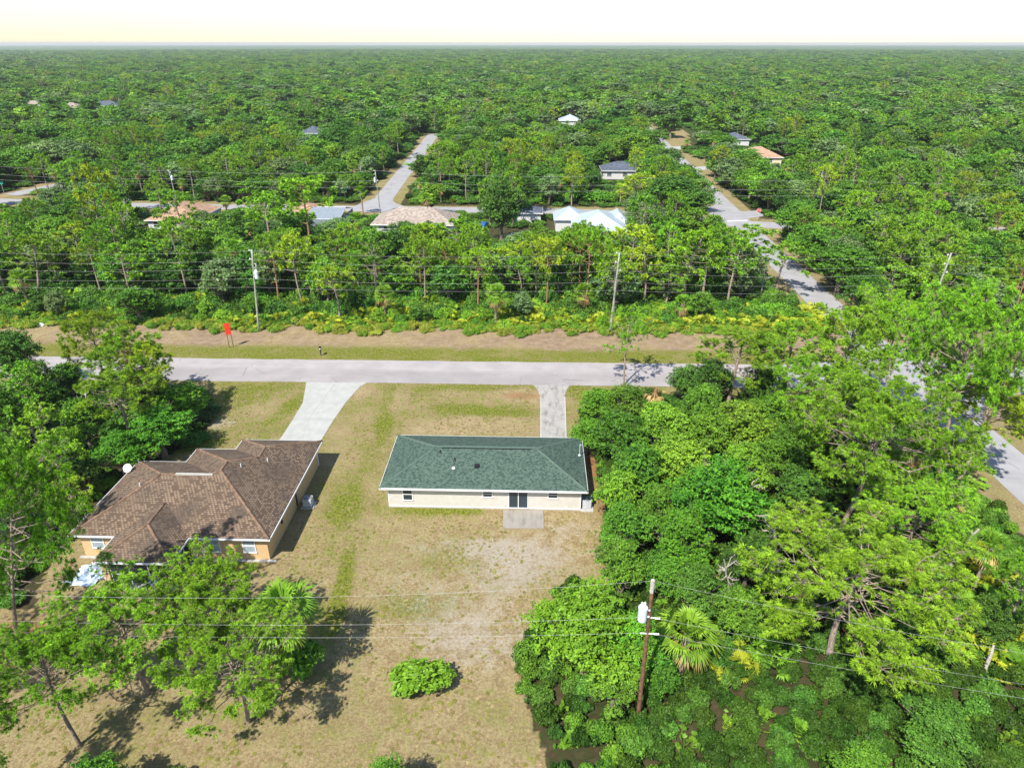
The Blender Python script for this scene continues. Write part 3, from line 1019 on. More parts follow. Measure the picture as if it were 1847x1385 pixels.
b.lathe((0, 0, 0), prof, 24)
b.V = [tuple((dm @ Vector(v)) + Vector((dx_ - Q0[0], dy_ - Q0[1], 3.15))) for v in b.V]
dish = b.build('satellite_dish', M['white_gutter'], nb, smooth=True)
b = MB()
b.tube([(dx_ + 0.55, dy_ + 0.2, 2.62), (dx_ + 0.2, dy_ + 0.15, 2.95), (dx_, dy_ + 0.1, 3.15)], 0.03, 8)
b.tube([(dx_ + 0.9, dy_ + 0.5, 2.5), (dx_ + 0.85, dy_ + 0.5, 3.7)], 0.025, 6)
b.tube([(dx_, dy_, 2.95), (dx_ - 0.05, dy_ - 0.55, 3.45)], 0.02, 6)
b.V = [(x - Q0[0], y - Q0[1], z) for x, y, z in b.V]
b.build('mast', M['steel'], dish)
ax_, ay_ = at(557, 912)
ac_unit(ax_, ay_, 'grey air conditioner on a pad beside the shaded wall of the brown-roofed bungalow', 0.0)


# --- houses along the back street and farther off
def far_house(label, x0, x1, y0, y1, ez, rz_, roof, wall, wins=(), extra=None, name='house'):
    cx, cy = (x0 + x1) / 2, (y0 + y1) / 2
    e = empty(name, (cx, cy, 0), label=label, cat='house')
    b = MB()
    b.box(x0 + 0.5 - cx, x1 - 0.5 - cx, y0 + 0.5 - cy, y1 - 0.5 - cy, -0.1, ez)
    b.build('wall', M[wall], e)
    b, rr_ = hip(x0 - cx, x1 - cx, y0 - cy, y1 - cy, ez, rz_)
    ro = b.build('roof', M[roof], e)
    fascia([(x0 - cx, y0 - cy), (x1 - cx, y0 - cy), (x1 - cx, y1 - cy), (x0 - cx, y1 - cy)], ez - 0.18, ez + 0.01, 0.04, M['white'], e)
    for (u, w_) in wins:
        window(e, u - cx, y0 + 0.5 - cy, 0.9, 2.1, w_, cols=max(1, int(w_ / 1.0)), rows=2)
    for ext in (extra or []):
        (a0, a1, b0, b1, h0, h1) = ext
        bb, r2 = hip(a0 - cx, a1 - cx, b0 - cy, b1 - cy, h0, h1)
        bb.build('roof', M[roof], e)
        bb = MB()
        bb.box(a0 + 0.5 - cx, a1 - 0.5 - cx, b0 + 0.5 - cy, b1 - 0.5 - cy, -0.1, h0 - 0.003)
        bb.build('wall', M[wall], e)
    return e


far_house('bungalow with a terracotta hip roof half hidden by pines, along the back street', -89.5, -77.5, 154.5, 169.5, 2.6, 5.2, 'roof_tan', 'white_wall', [(-87.2, 1.2), (-83, 1.6)])
e = far_house('bungalow with a tan roof behind a screened pool cage, beside a lone palm', -59.5, -48.8, 158, 170.5, 2.6, 4.6, 'roof_tan', 'cream_wall', [])
b = MB()
cgx0, cgx1, cgy0, cgy1 = -52.5 + 54.15, -44.6 + 54.15, 156.5 - 164.25, 168.5 - 164.25
for xx in np.linspace(cgx0, cgx1, 5):
    for yy in (cgy0, cgy1):
        b.tube([(xx, yy, 0), (xx, yy, 2.7)], 0.05, 4)
    b.tube([(xx, cgy0, 2.7), (xx, (cgy0 + cgy1) / 2, 4.2), (xx, cgy1, 2.7)], 0.05, 4)
for yy, zz in ((cgy0, 2.7), ((cgy0 + cgy1) / 2, 4.2), (cgy1, 2.7)):
    b.tube([(cgx0, yy, zz), (cgx1, yy, zz)], 0.05, 4)
cage = b.build('pool_cage', M['steel'], e)
b = MB()
ym = (cgy0 + cgy1) / 2
b.add([(cgx0, cgy0, 2.68), (cgx1, cgy0, 2.68), (cgx1, ym, 4.18), (cgx0, ym, 4.18)], [(0, 1, 2, 3)])
b.add([(cgx0, cgy1, 2.68), (cgx1, cgy1, 2.68), (cgx1, ym, 4.18), (cgx0, ym, 4.18)], [(3, 2, 1, 0)])
b.add([(cgx0, cgy0, 0), (cgx1, cgy0, 0), (cgx1, cgy0, 2.68), (cgx0, cgy0, 2.68)], [(0, 1, 2, 3)])
b.add([(cgx1, cgy0, 0), (cgx1, cgy1, 0), (cgx1, cgy1, 2.68), (cgx1, cgy0, 2.68)], [(0, 1, 2, 3)])
M['mesh_screen'] = plain('pool_screen', (0.22, 0.26, 0.30), 0.6, 0.1, 2.0)
b.build('screen', M['mesh_screen'], cage)
far_house('bungalow with a taupe shingle roof and white walls below the side street corner', -36.6, -17.6, 152.0, 163.5, 2.6, 5.3, 'roof_grey', 'white_wall', [(-33.2, 1.3), (-29.0, 1.2), (-27.0, 1.2), (-21, 1.8)])
far_house('white house under a pale metal roof with several gables, right of the big oak', 8.6, 20.6, 147.5, 161.5, 2.7, 5.6, 'roof_metal', 'white_wall', [(11, 1.6), (16, 1.6)], [(4.6, 12.2, 157.0, 166.0, 2.66, 4.9), (17.0, 22.0, 155, 164.0, 2.72, 4.6)])
far_house('low white house with a dark slate-coloured roof, almost buried in the trees behind', 21.5, 34.0, 225.5, 236, 2.7, 4.9, 'roof_dark', 'white_wall', [(24, 1.6), (29, 1.6)])
far_house('small house with a white metal roof far off among the trees', 12.5, 24.5, 381, 393, 2.8, 5.4, 'roof_metal', 'white_wall', [])
far_house('cream house with a tan hip roof standing in the woods beyond the stop sign', 73.5, 88.5, 255.5, 268.5, 2.7, 5.6, 'roof_tan', 'cream_wall', [(84, 1.6), (77, 1.6)])
far_house('house with a blue-grey roof behind the tan-roofed one in the woods', 80, 91, 306, 318, 2.8, 5.0, 'roof_dark', 'white_wall', [])
for (px, lab, rf, s_) in [((58, 186), 'grey-roofed house at the edge of the far woods, beside a darker one', 'roof_grey', 1.0), ((130, 190), 'taupe-roofed house between two others in the far woods', 'roof_grey', 0.8), ((192, 186), 'blue-grey roofed house farthest along the row in the far woods', 'roof_dark', 1.2), ((565, 233), 'lone dark-roofed house showing one corner above the oaks', 'roof_dark', 0.6)]:
    hx, hy = at(px[0], px[1], 4.0)
    far_house(lab, hx - 9 * s_, hx + 9 * s_, hy - 6, hy + 6, 2.8, 5.4, rf, 'white_wall', [(hx - 3, 1.6)])


# ------------------------------------------------------------------ utility poles and wires
def catenary(a, b_, sag, n=14):
    a, b_ = np.array(a, float), np.array(b_, float)
    t = np.linspace(0, 1, n)[:, None]
    P = a + (b_ - a) * t
    P[:, 2] -= (4 * sag * t * (1 - t))[:, 0]
    return P


def pole(label, base, top, mat='wood_pole', arms=(), tr=None, r=0.17, scale=1.0, cutout=True):
    """tapered pole; arms = heights at which a wire is held; tr = (height, side) of a can transformer"""
    bx, by = base
    e = empty('utility_pole', (bx, by, 0), label=label, cat='utility pole', group='utility poles along the streets')
    tx, ty, tz = top[0] - bx, top[1] - by, top[2]
    P = lambda z: (tx * z / tz, ty * z / tz, z)
    b = MB()
    b.tube([P(z) for z in np.linspace(-0.3, tz, 8)], np.linspace(r, r * 0.68, 8), 12)
    b.build('pole', M[mat], e, smooth=True)
    for k, z in enumerate(arms):
        p = P(min(z, tz))
        b = MB()
        sgn = 1 if k % 2 else -1
        b.tube([p, (p[0] + 0.38 * sgn, p[1], p[2] + 0.03)], 0.035, 6)
        br = b.build('bracket', M['steel'], e)
        b = MB()
        b.lathe((p[0] + 0.38 * sgn, p[1], p[2] - 0.02), [(0.05, 0), (0.09, 0.05), (0.06, 0.08), (0.09, 0.13), (0.06, 0.16), (0.07, 0.2), (0.03, 0.24)], 10)
        b.build('insulator', M['porcelain'], br)
    if tr:
        z, ox = tr
        p = P(z)
        b = MB()
        w = 0.27 * scale
        b.lathe((p[0] + ox, p[1] - 0.12, p[2] - 0.55 * scale), [(w * 0.94, 0), (w, 0.05), (w, 0.95 * scale), (w * 1.07, 0.96 * scale), (w * 1.07, 1.02 * scale), (w * 0.85, 1.10 * scale), (w * 0.3, 1.16 * scale)], 20)
        b.box(*sorted((p[0], p[0] + ox)), p[1] - 0.16, p[1] - 0.08, p[2] + 0.2, p[2] + 0.28)
        b.box(*sorted((p[0], p[0] + ox)), p[1] - 0.16, p[1] - 0.08, p[2] - 0.3, p[2] - 0.22)
        t = b.build('transformer', M['transformer'], e, smooth=False)
        b = MB()
        zt = p[2] + 0.60 * scale
        for o_ in (-0.08, 0.08):
            b.lathe((p[0] + ox + o_, p[1] - 0.12, zt - 0.06), [(0.05, 0), (0.08, 0.06), (0.05, 0.1), (0.08, 0.16), (0.05, 0.2), (0.075, 0.26), (0.03, 0.34)], 10)
        b.build('bushing', M['porcelain'], t)
        b = MB()
        q = P(min(tz, z + 1.7))
        b.tube([(p[0] + ox, p[1] - 0.12, zt + 0.3), (p[0] + ox * 1.1, p[1] - 0.1, z + 1.2), (q[0] + ox * 0.8, q[1], q[2])], 0.018, 5)
        b.build('lead', M['black'], t)
        if not cutout:
            return e, P, (bx, by)
        b = MB()
        q = P(min(tz - 0.2, z + 1.6))
        b.tube([q, (q[0] + ox * 0.9, q[1], q[2] + 0.05)], 0.04, 6)
        b.lathe((q[0] + ox * 0.95, q[1], q[2] - 0.35), [(0.05, 0), (0.08, 0.05), (0.05, 0.1), (0.08, 0.2), (0.05, 0.28), (0.07, 0.36)], 10)
        b.build('fuse_cutout', M['porcelain'], e)
    return e, P, (bx, by)


def wires(poles_, heights, sags, name, labels, group, rad=0.0085):
    for h_, sg, lab in zip(heights, sags, labels):
        V, F, base_ = [], [], 0
        for (pa, pb) in zip(poles_[:-1], poles_[1:]):
            A = [pa[0][0] + pa[1](h_ * pa[2])[0], pa[0][1] + pa[1](h_ * pa[2])[1], h_ * pa[2]]
            B = [pb[0][0] + pb[1](h_ * pb[2])[0], pb[0][1] + pb[1](h_ * pb[2])[1], h_ * pb[2]]
            v, f = tube_np(catenary(A, B, sg), rad, 5)
            V.append(v)
            F.append(f + base_)
            base_ += len(v)
        link(name, npmesh(name, np.concatenate(V), [np.concatenate(F)], M['wire'], smooth=True), label=lab, cat='power line', group=group)


HT = (12.45, 11.15, 9.95, 8.3, 7.0)
PL = [((-141, 94.4), (-141, 94.4, 12.6), 'off'),
      ((-92, 94.5), (-92, 94.5, 12.6), 'off'),
      ((-41.27, 94.73), (-40.2, 94.73, 12.6), 'greenish wooden utility pole with a grey can transformer near the red sign'),
      ((11.6, 94.9), (12.2, 94.9, 12.6), 'utility pole without transformer at the edge of the yellow-green palmettos'),
      ((57.4, 95.4), (58.4, 95.4, 12.8), 'leaning grey utility pole with brackets right of the side street crossing'),
      ((108, 95.6), (108, 95.6, 12.6), 'off'), ((156, 96), (156, 96, 12.6), 'off')]
run = []
for base, top, lab in PL:
    if lab == 'off':
        P = (lambda b_, t_: (lambda z: ((t_[0] - b_[0]) * z / t_[2], (t_[1] - b_[1]) * z / t_[2], z)))(base, top)
        run.append((base, P, 1.0))
        continue
    e, P, bb = pole(lab, base, top, arms=HT[1:3] + (HT[0],), tr=(8.9, 0.42) if 'can' in lab else None)
    run.append((base, P, 1.0))
wires(run, HT, (0.75, 0.8, 0.8, 0.55, 0.4), 'power_line',
      ['topmost wire strung on the pole tops along the road verge', 'second wire from the top along the road verge', 'third wire from the top along the road verge', 'fourth wire down on the road verge poles, below the transformer bracket', 'lowest thin cable on the road verge poles'], 'wires along the main road')
# back street line
run = []
for base, hgt, lab, tr in [((-150, 186), 10, None, None), ((-95.4, 182.4), 9.3, 'thin pole with a small transformer by the terracotta-roofed house', (7.2, 0.36)), ((-39.3, 175.2), 10.7, 'dark slim pole at the mouth of the side street beside the taupe roof', (8.2, -0.36)),
                           ((20, 174.0), 10, None, None), ((72, 170), 10, None, None), ((130, 168), 10, None, None)]:
    P = (lambda h2: (lambda z: (0, 0, z)))(hgt)
    if lab:
        pole(lab, base, (base[0] - 0.4, base[1], hgt), arms=(hgt - 0.2, hgt - 2.6), tr=tr, r=0.14, mat='wood_pole', scale=0.9)
    run.append((base, P, hgt / 10.0))
wires(run, (9.8, 7.6, 6.2), (0.7, 0.6, 0.6), 'power_line', ['topmost wire of the line along the back street', 'middle wire of the line along the back street', 'lowest wire of the line along the back street'], 'wires along the back street', 0.015)
fx, fy = at(13, 232)
pole('solitary far pole with a white transformer past the back street', (fx, fy), (fx - 2, fy, 14), tr=(11, 0.45), arms=(13.5,), r=0.2, scale=1.4)
# the brown pole in front
bt = at(1178, 1046, 11.8)
bb_ = at(1150, 1300)
e, P, _ = pole('brown wooden pole with splintered white top and a big transformer beside the round bush', bb_, (*bt, 11.8), 'brown_pole', arms=(), tr=(9.4, -0.42), r=0.15, scale=0.98, cutout=False)
b = MB()
q = P(11.8)
b.lathe((q[0], q[1], 10.9), [(0.125, 0), (0.128, 0.4), (0.125, 0.9), (0.06, 0.96)], 10)
b.build('pole_cap', M['bark_dead'], e)
b = MB()
for z, s1 in ((9.0, 0.5), (7.75, 0.55)):
    q = P(z)
    b.tube([(q[0] - 0.45 * (z < 8.5), q[1] - 0.05, z), (q[0] + s1, q[1] - 0.1, z + 0.02)], 0.04, 6)
    for k in range(3):
        b.lathe((q[0] + s1 - 0.12 + k * 0.1, q[1] - 0.1, z - 0.03), [(0.05, 0), (0.07, 0.03), (0.05, 0.07)], 8)
b.build('bracket', M['porcelain'], e)
run = [((-57, 29.5), lambda z: (0, 0, z), 1.0), (bb_, P, 1.0), ((68, 20.5), lambda z: (0, 0, z), 1.0)]
wires(run, (11.75, 9.0, 7.75), (2.0, 1.35, 1.1), 'power_line', ['topmost wire meeting the tip of the brown pole in front', 'wire held at the foot of the big transformer on the brown pole', 'lowest wire on the brown pole, just above the palm'], 'wires on the brown pole', 0.0055)

# ------------------------------------------------------------------ signs, mailbox, small things
sx, sy = at(417, 627)
e = empty('sign_board', (sx, sy, 0), 0.25, label='blank red-orange sign board on two thin posts, on the far verge', cat='sign')
b = MB()
b.box(-0.38, 0.38, -0.03, 0.03, 2.0, 3.7)
b.build('board', M['red'], e, bevel=0.012)
for xx in (-0.25, 0.3):
    b = MB()
    b.tube([(xx, 0.07, -0.2), (xx, 0.07, 2.9)], 0.045, 6)
    b.build('post', M['post'], e)
mx_, my_ = at(579, 641)
e = empty('mailbox', (mx_, my_, 0), 0.2, label='black mailbox on a post beside the far edge of the main road', cat='mailbox')
b = MB()
b.box(-0.06, 0.06, -0.06, 0.06, -0.2, 1.05)
b.box(-0.05, 0.05, -0.45, 0.1, 0.72, 0.8)
b.build('post', M['black'], e, bevel=0.008)
b = MB()
pr = [(0.16 * math.cos(a), 0.16 * math.sin(a) + 0.15) for a in np.linspace(0, math.pi, 9)] + [(-0.16, 0), (0.16, 0)]
n = len(pr)
b.add([(x, -0.42, 1.05 + z) for x, z in pr] + [(x, 0.14, 1.05 + z) for x, z in pr], [tuple(range(n)), tuple(range(n, 2 * n))[::-1]] + [(i, n + i, n + (i + 1) % n, (i + 1) % n) for i in range(n)])
mb_ = b.build('box', M['black'], e)
b = MB()
b.box(-0.10, 0.10, -0.435, -0.422, 1.08, 1.24)
b.build('door', M['white_gutter'], mb_)


def text_obj(body, size, mat, parent, loc, rot):
    c = bpy.data.curves.new('lettering', 'FONT')
    c.body = body
    c.size = size
    c.align_x = 'CENTER'
    c.align_y = 'CENTER'
    c.extrude = 0.004
    c.materials.append(mat)
    t = bpy.data.objects.new('lettering_source', c)
    COL.objects.link(t)
    bpy.context.view_layer.update()
    me_ = bpy.data.meshes.new_from_object(t.evaluated_get(bpy.context.evaluated_depsgraph_get()))
    bpy.data.objects.remove(t)
    o = bpy.data.objects.new('lettering', me_)
    COL.objects.link(o)
    o.parent = parent
    o.location = loc
    o.rotation_euler = rot
    return o


tx_, ty_ = at(1366, 399)
e = empty('stop_sign', (tx_, ty_, 0), -0.15, label='red octagonal stop sign by the curved street corner', cat='road sign')
b = MB()
b.tube([(0, 0.04, -0.2), (0, 0.04, 2.9)], 0.05, 6)
b.build('post', M['steel'], e)
oct_ = [(0.5 * math.cos(math.pi / 8 + k * math.pi / 4), 0.5 * math.sin(math.pi / 8 + k * math.pi / 4)) for k in range(8)]
b = MB()
b.add([(x * 1.07, 0.0, 2.6 + z * 1.07) for x, z in oct_] + [(x * 1.07, 0.02, 2.6 + z * 1.07) for x, z in oct_], [tuple(range(8)), tuple(range(8, 16))[::-1]] + [(k, 8 + k, 8 + (k + 1) % 8, (k + 1) % 8) for k in range(8)])
b.build('rim', M['white'], e)
b = MB()
b.add([(x, -0.012, 2.6 + z) for x, z in oct_] + [(x, -0.002, 2.6 + z) for x, z in oct_], [tuple(range(8)), tuple(range(8, 16))[::-1]] + [(k, 8 + k, 8 + (k + 1) % 8, (k + 1) % 8) for k in range(8)])
pl = b.build('plate', M['red_stop'], e)
text_obj('STOP', 0.34, M['white'], pl, (0, -0.018, 2.6), (math.pi / 2, 0, 0))
for (px, py, lab, rz) in [(623, 362, 'green street name sign on the grass corner beside the lone palm', 0.5), (8, 350, 'green street name sign in the grass by the bend of the back street', -0.3)]:
    gx_, gy_ = at(px, py)
    e = empty('street_sign', (gx_, gy_, 0), rz, label=lab, cat='street sign', group='street name signs')
    b = MB()
    b.tube([(0, 0, -0.2), (0, 0, 3.1)], 0.05, 6)
    b.build('post', M['steel'], e)
    b = MB()
    b.box(-0.75, 0.75, -0.02, 0.02, 2.75, 3.1)
    b.build('blade', M['sign_green'], e)
    b = MB()
    b.box(-0.02, 0.02, -0.7, 0.7, 3.11, 3.45)
    b.build('blade', M['sign_green'], e)
# pale litter and odds and ends
rngO = np.random.default_rng(11)


def crumple(name, x, y, z, sx_, sy_, sz_, mat, lab, cat, seed, rz=0.0):
    rg = np.random.default_rng(seed)
    n, m_ = 18, 10
    V, F = [], []
    for j in range(m_):
        ph = math.pi / 2 * j / (m_ - 1)
        for i in range(n):
            a = 2 * math.pi * i / n
            r = math.cos(ph) * (1 + 0.22 * rg.normal())
            V.append((sx_ * r * math.cos(a), sy_ * r * math.sin(a), max(0, sz_ * math.sin(ph) * (1 + 0.25 * rg.normal()))))
    for j in range(m_ - 1):
        for i in range(n):
            F.append((j * n + i, j * n + (i + 1) % n, (j + 1) * n + (i + 1) % n, (j + 1) * n + i))
    b = MB()
    b.add(V, F)
    o = b.build(name, M[mat], None, label=lab, cat=cat)
    o.location = (x, y, z)
    o.rotation_euler = (0, 0, rz)
    return o


x_, y_ = at(75, 588)
crumple('plastic_bag', x_, y_, 0, 0.45, 0.35, 0.4, 'white', 'white plastic bag of litter at the weedy edge of the far verge', 'litter', 5)
x_, y_ = at(165, 1040)
crumple('tarpaulin', x_, y_, 0, 1.5, 1.0, 0.7, 'tarp', 'crumpled pale blue tarpaulin heap beside the screened porch', 'tarpaulin', 8, 0.4)
x_, y_ = at(283, 1062)
e = empty('garden_table', (x_, y_, 0), label='small round white garden table under the pine by the porch', cat='table')
b = MB()
b.lathe((0, 0, 0.7), [(0.5, 0), (0.52, 0.02), (0.5, 0.04)], 24)
b.build('tabletop', M['white'], e)
for k in range(4):
    a = k * math.pi / 2 + 0.4
    b = MB()
    b.tube([(0.36 * math.cos(a), 0.36 * math.sin(a), 0), (0.25 * math.cos(a), 0.25 * math.sin(a), 0.7)], 0.025, 6)
    b.build('leg', M['white'], e)


# cars half hidden near the big oak
def car(label, x, y, rz, mat):
    e = empty('parked_car', (x, y, 0), rz, label=label, cat='car', group='cars parked by the houses')
    prof = [(-2.2, 0.35), (-2.25, 0.75), (-2.1, 0.98), (-1.6, 1.02), (-1.0, 1.42), (0.35, 1.45), (1.05, 1.02), (1.95, 0.9), (2.2, 0.7), (2.2, 0.35)]
    b = MB()
    n = len(prof)
    V = []
    for yy, k in ((-0.88, 0), (-0.72, 1), (0.72, 1), (0.88, 0)):
        V += [(px, yy if z < 1.03 else yy * 0.86, z if not k else z + 0.03) for px, z in prof]
    F = []
    for j in range(3):
        F += [(j * n + i, j * n + (i + 1) % n, (j + 1) * n + (i + 1) % n, (j + 1) * n + i) for i in range(n)]
    F += [tuple(range(n))[::-1], tuple(range(3 * n, 4 * n))]
    b.add(V, F)
    b.build('body', M[mat], e, bevel=0.04)
    b = MB()
    b.add([(-1.5, s * 0.785, 1.06) for s in (-1, 1)] + [(-1.02, s * 0.76, 1.36) for s in (-1, 1)] + [(0.3, s * 0.76, 1.39) for s in (-1, 1)] + [(0.92, s * 0.785, 1.06) for s in (-1, 1)], [(0, 2, 4, 6), (1, 7, 5, 3), (0, 1, 3, 2), (4, 5, 7, 6)])
    b.V = [(v[0] * 1.03 + 0.01, v[1] * 1.02, v[2] + 0.0) for v in b.V]
    b.build('windows', M['glass'], e)
    for wx in (-1.4, 1.4):
        for s in (-1, 1):
            b = MB()
            b.tube([(wx, s * 0.72, 0.33), (wx, s * 0.92, 0.33)], 0.33, 18)
            w_ = b.build('wheel', M['rubber'], e)
            b = MB()
            b.tube([(wx, s * 0.90, 0.33), (wx, s * 0.93, 0.33)], 0.2, 14)
            b.build('rim', M['steel'], w_)
    return e


x_, y_ = at(932, 432)
car('dark grey parked car in the shade behind the big oak', x_, y_, 0.1, 'car_grey')
x_, y_ = at(872, 412)
car('blue parked car partly hidden by the big oak trunk', x_, y_, 1.3, 'blue')
x_, y_ = at(1266, 410)
car('white parked car showing its roof among trees near the curved street', x_, y_, 0.3, 'white')
x_, y_ = at(955, 400)
far_house('small white outbuilding with a grey roof between the big oak and the metal roof', x_ - 3.6, x_ + 3.2, y_ - 2, y_ + 5, 2.5, 3.6, 'roof_dark', 'white_wall', [], name='garage')

# ------------------------------------------------------------------ vegetation: meshes
def unit(v):
    return v / (np.linalg.norm(v, axis=-1, keepdims=True) + 1e-9)


def leaf_cards(rg, C, N, size, aspect=0.55):
    """diamond leaves at C facing N; size per leaf"""
    n = len(C)
    N = unit(N)
    R = unit(rg.normal(size=(n, 3)))
    A = unit(np.cross(N, R))
    B = np.cross(N, A)
    s = size[:, None]
    fold = N * s * 0.18
    V = np.stack([C - A * s, C + B * s * aspect + fold, C + A * s, C - B * s * aspect + fold], 1).reshape(-1, 3)
    F = np.arange(4 * n).reshape(-1, 4)
    return V, F


class Limbs:
    def __init__(s):
        s.V, s.F, s.n = [], [], 0

    def add(s, pts, rad, k=6):
        v, f = tube_np(pts, rad, k)
        s.V.append(v)
        s.F.append(f + s.n)
        s.n += len(v)

    def mesh(s, name, mat):
        return npmesh(name, np.concatenate(s.V), [np.concatenate(s.F)], mat, smooth=True)


def broadleaf(seed, Ht, R, nleaf, leaf, trunk=0.28, stems=1, flat=0.9, gap=0.22, bark='bark_oak', lean=0.0):
    """oak-like tree: clumps of leaves held by limbs. Returns (trunk mesh, crown arrays)"""
    rg = np.random.default_rng(seed)
    th = Ht * trunk
    K = int(20 + 7.0 * R)
    cz = th + (Ht - th) * 0.48
    ax, az = R * 0.80, (Ht - th) * 0.46
    lob = rg.uniform(0, 2 * math.pi, 6)
    cl = []
    for i in range(K):
        u = (i + 0.5) / K
        zz = 1 - 1.62 * u ** 0.9
        a = i * 2.39996 + rg.normal(0, 0.25)
        q = math.sqrt(max(0.02, 1 - zz * zz))
        w = 0.82 + 0.20 * math.sin(2 * a + lob[0]) + 0.14 * math.sin(3 * a + lob[1]) + rg.normal(0, 0.10)
        rr = w * (rg.uniform(0.72, 1.0) if i % 4 else rg.uniform(0.2, 0.6))
        if rg.random() < gap * 0.7:
            continue
        cl.append((ax * q * rr * math.cos(a), ax * q * rr * math.sin(a), cz + az * zz * flat * (0.8 + 0.3 * rr), R * rg.uniform(0.15, 0.31)))
    cl = np.array(cl)
    wt = cl[:, 3] ** 2
    cnt = np.maximum(8, (nleaf * wt / wt.sum())).astype(int)
    idx = np.repeat(np.arange(len(cl)), cnt)
    # leaves sit in sprays at the twig ends, so every clump has a ragged outline and dark hollows
    per = 9 if nleaf > 9000 else 6
    ns = np.maximum(3, cnt // per)
    sidx = np.repeat(np.arange(len(cl)), ns)
    SD = unit(rg.normal(size=(len(sidx), 3)) + np.array([0, 0, 0.25]))
    SD[:, 2] = np.where((SD[:, 2] < -0.3) & (rg.random(len(sidx)) < 0.7), -SD[:, 2], SD[:, 2])
    srad = cl[sidx, 3] * rg.uniform(0.5, 1.32, len(sidx))
    SP = cl[sidx, :3] + SD * srad[:, None] * np.array([1.05, 1.05, 0.72])
    k_ = np.repeat(np.arange(len(sidx)), per)
    idx = sidx[k_]
    D = SD[k_]
    C = SP[k_] + rg.normal(0, leaf * 0.85, (len(k_), 3)) * np.array([1, 1, 0.6]) - D * (leaf * 1.4 * rg.random(len(k_)))[:, None]
    N = D * 0.55 + rg.normal(0, 0.5, D.shape) + np.array([0, 0, 0.5])
    V, F = leaf_cards(rg, C, N, leaf * rg.uniform(0.6, 1.3, len(idx)))
    st = np.clip(rg.normal(0, 0.16, len(sidx)), -0.4, 0.4)[k_]
    tint = np.clip(0.5 + rg.normal(0, 0.17, len(cl))[idx] + st, 0, 1)
    tint = np.repeat(tint, 4)
    L = Limbs()
    r0 = 0.022 * Ht + 0.035 * R
    for s_ in range(stems):
        off = np.array([0, 0, 0.0]) if stems == 1 else np.array([rg.normal(0, 0.3), rg.normal(0, 0.3), 0])
        topx = off * 2.2 + np.array([rg.normal(0, 0.25), rg.normal(0, 0.25), th])
        rs = r0 / math.sqrt(stems)
        L.add([off + (0, 0, -0.3), off, off * 1.6 + np.array([0, 0, th * 0.55]), topx], [rs * 1.6, rs * 1.25, rs, rs * 0.8], 8)
        for j, c in enumerate(cl):
            if j % stems != s_:
                continue
            e_ = c[:3]
            mid = topx * 0.5 + e_ * 0.5 + rg.normal(0, 0.09 * R, 3) + np.array([0, 0, -0.05 * R])
            L.add([topx, topx * 0.72 + mid * 0.28, mid, e_], [rs * 0.5, rs * 0.36, rs * 0.22, 0.02], 5)
            for _ in range(2):
                e2 = e_ + rg.normal(0, c[3] * 0.7, 3)
                L.add([mid, mid * 0.4 + e2 * 0.6 + rg.normal(0, 0.1, 3), e2], [rs * 0.16, 0.03, 0.012], 4)
    return L.mesh('trunk', M[bark]), (V, F, tint)


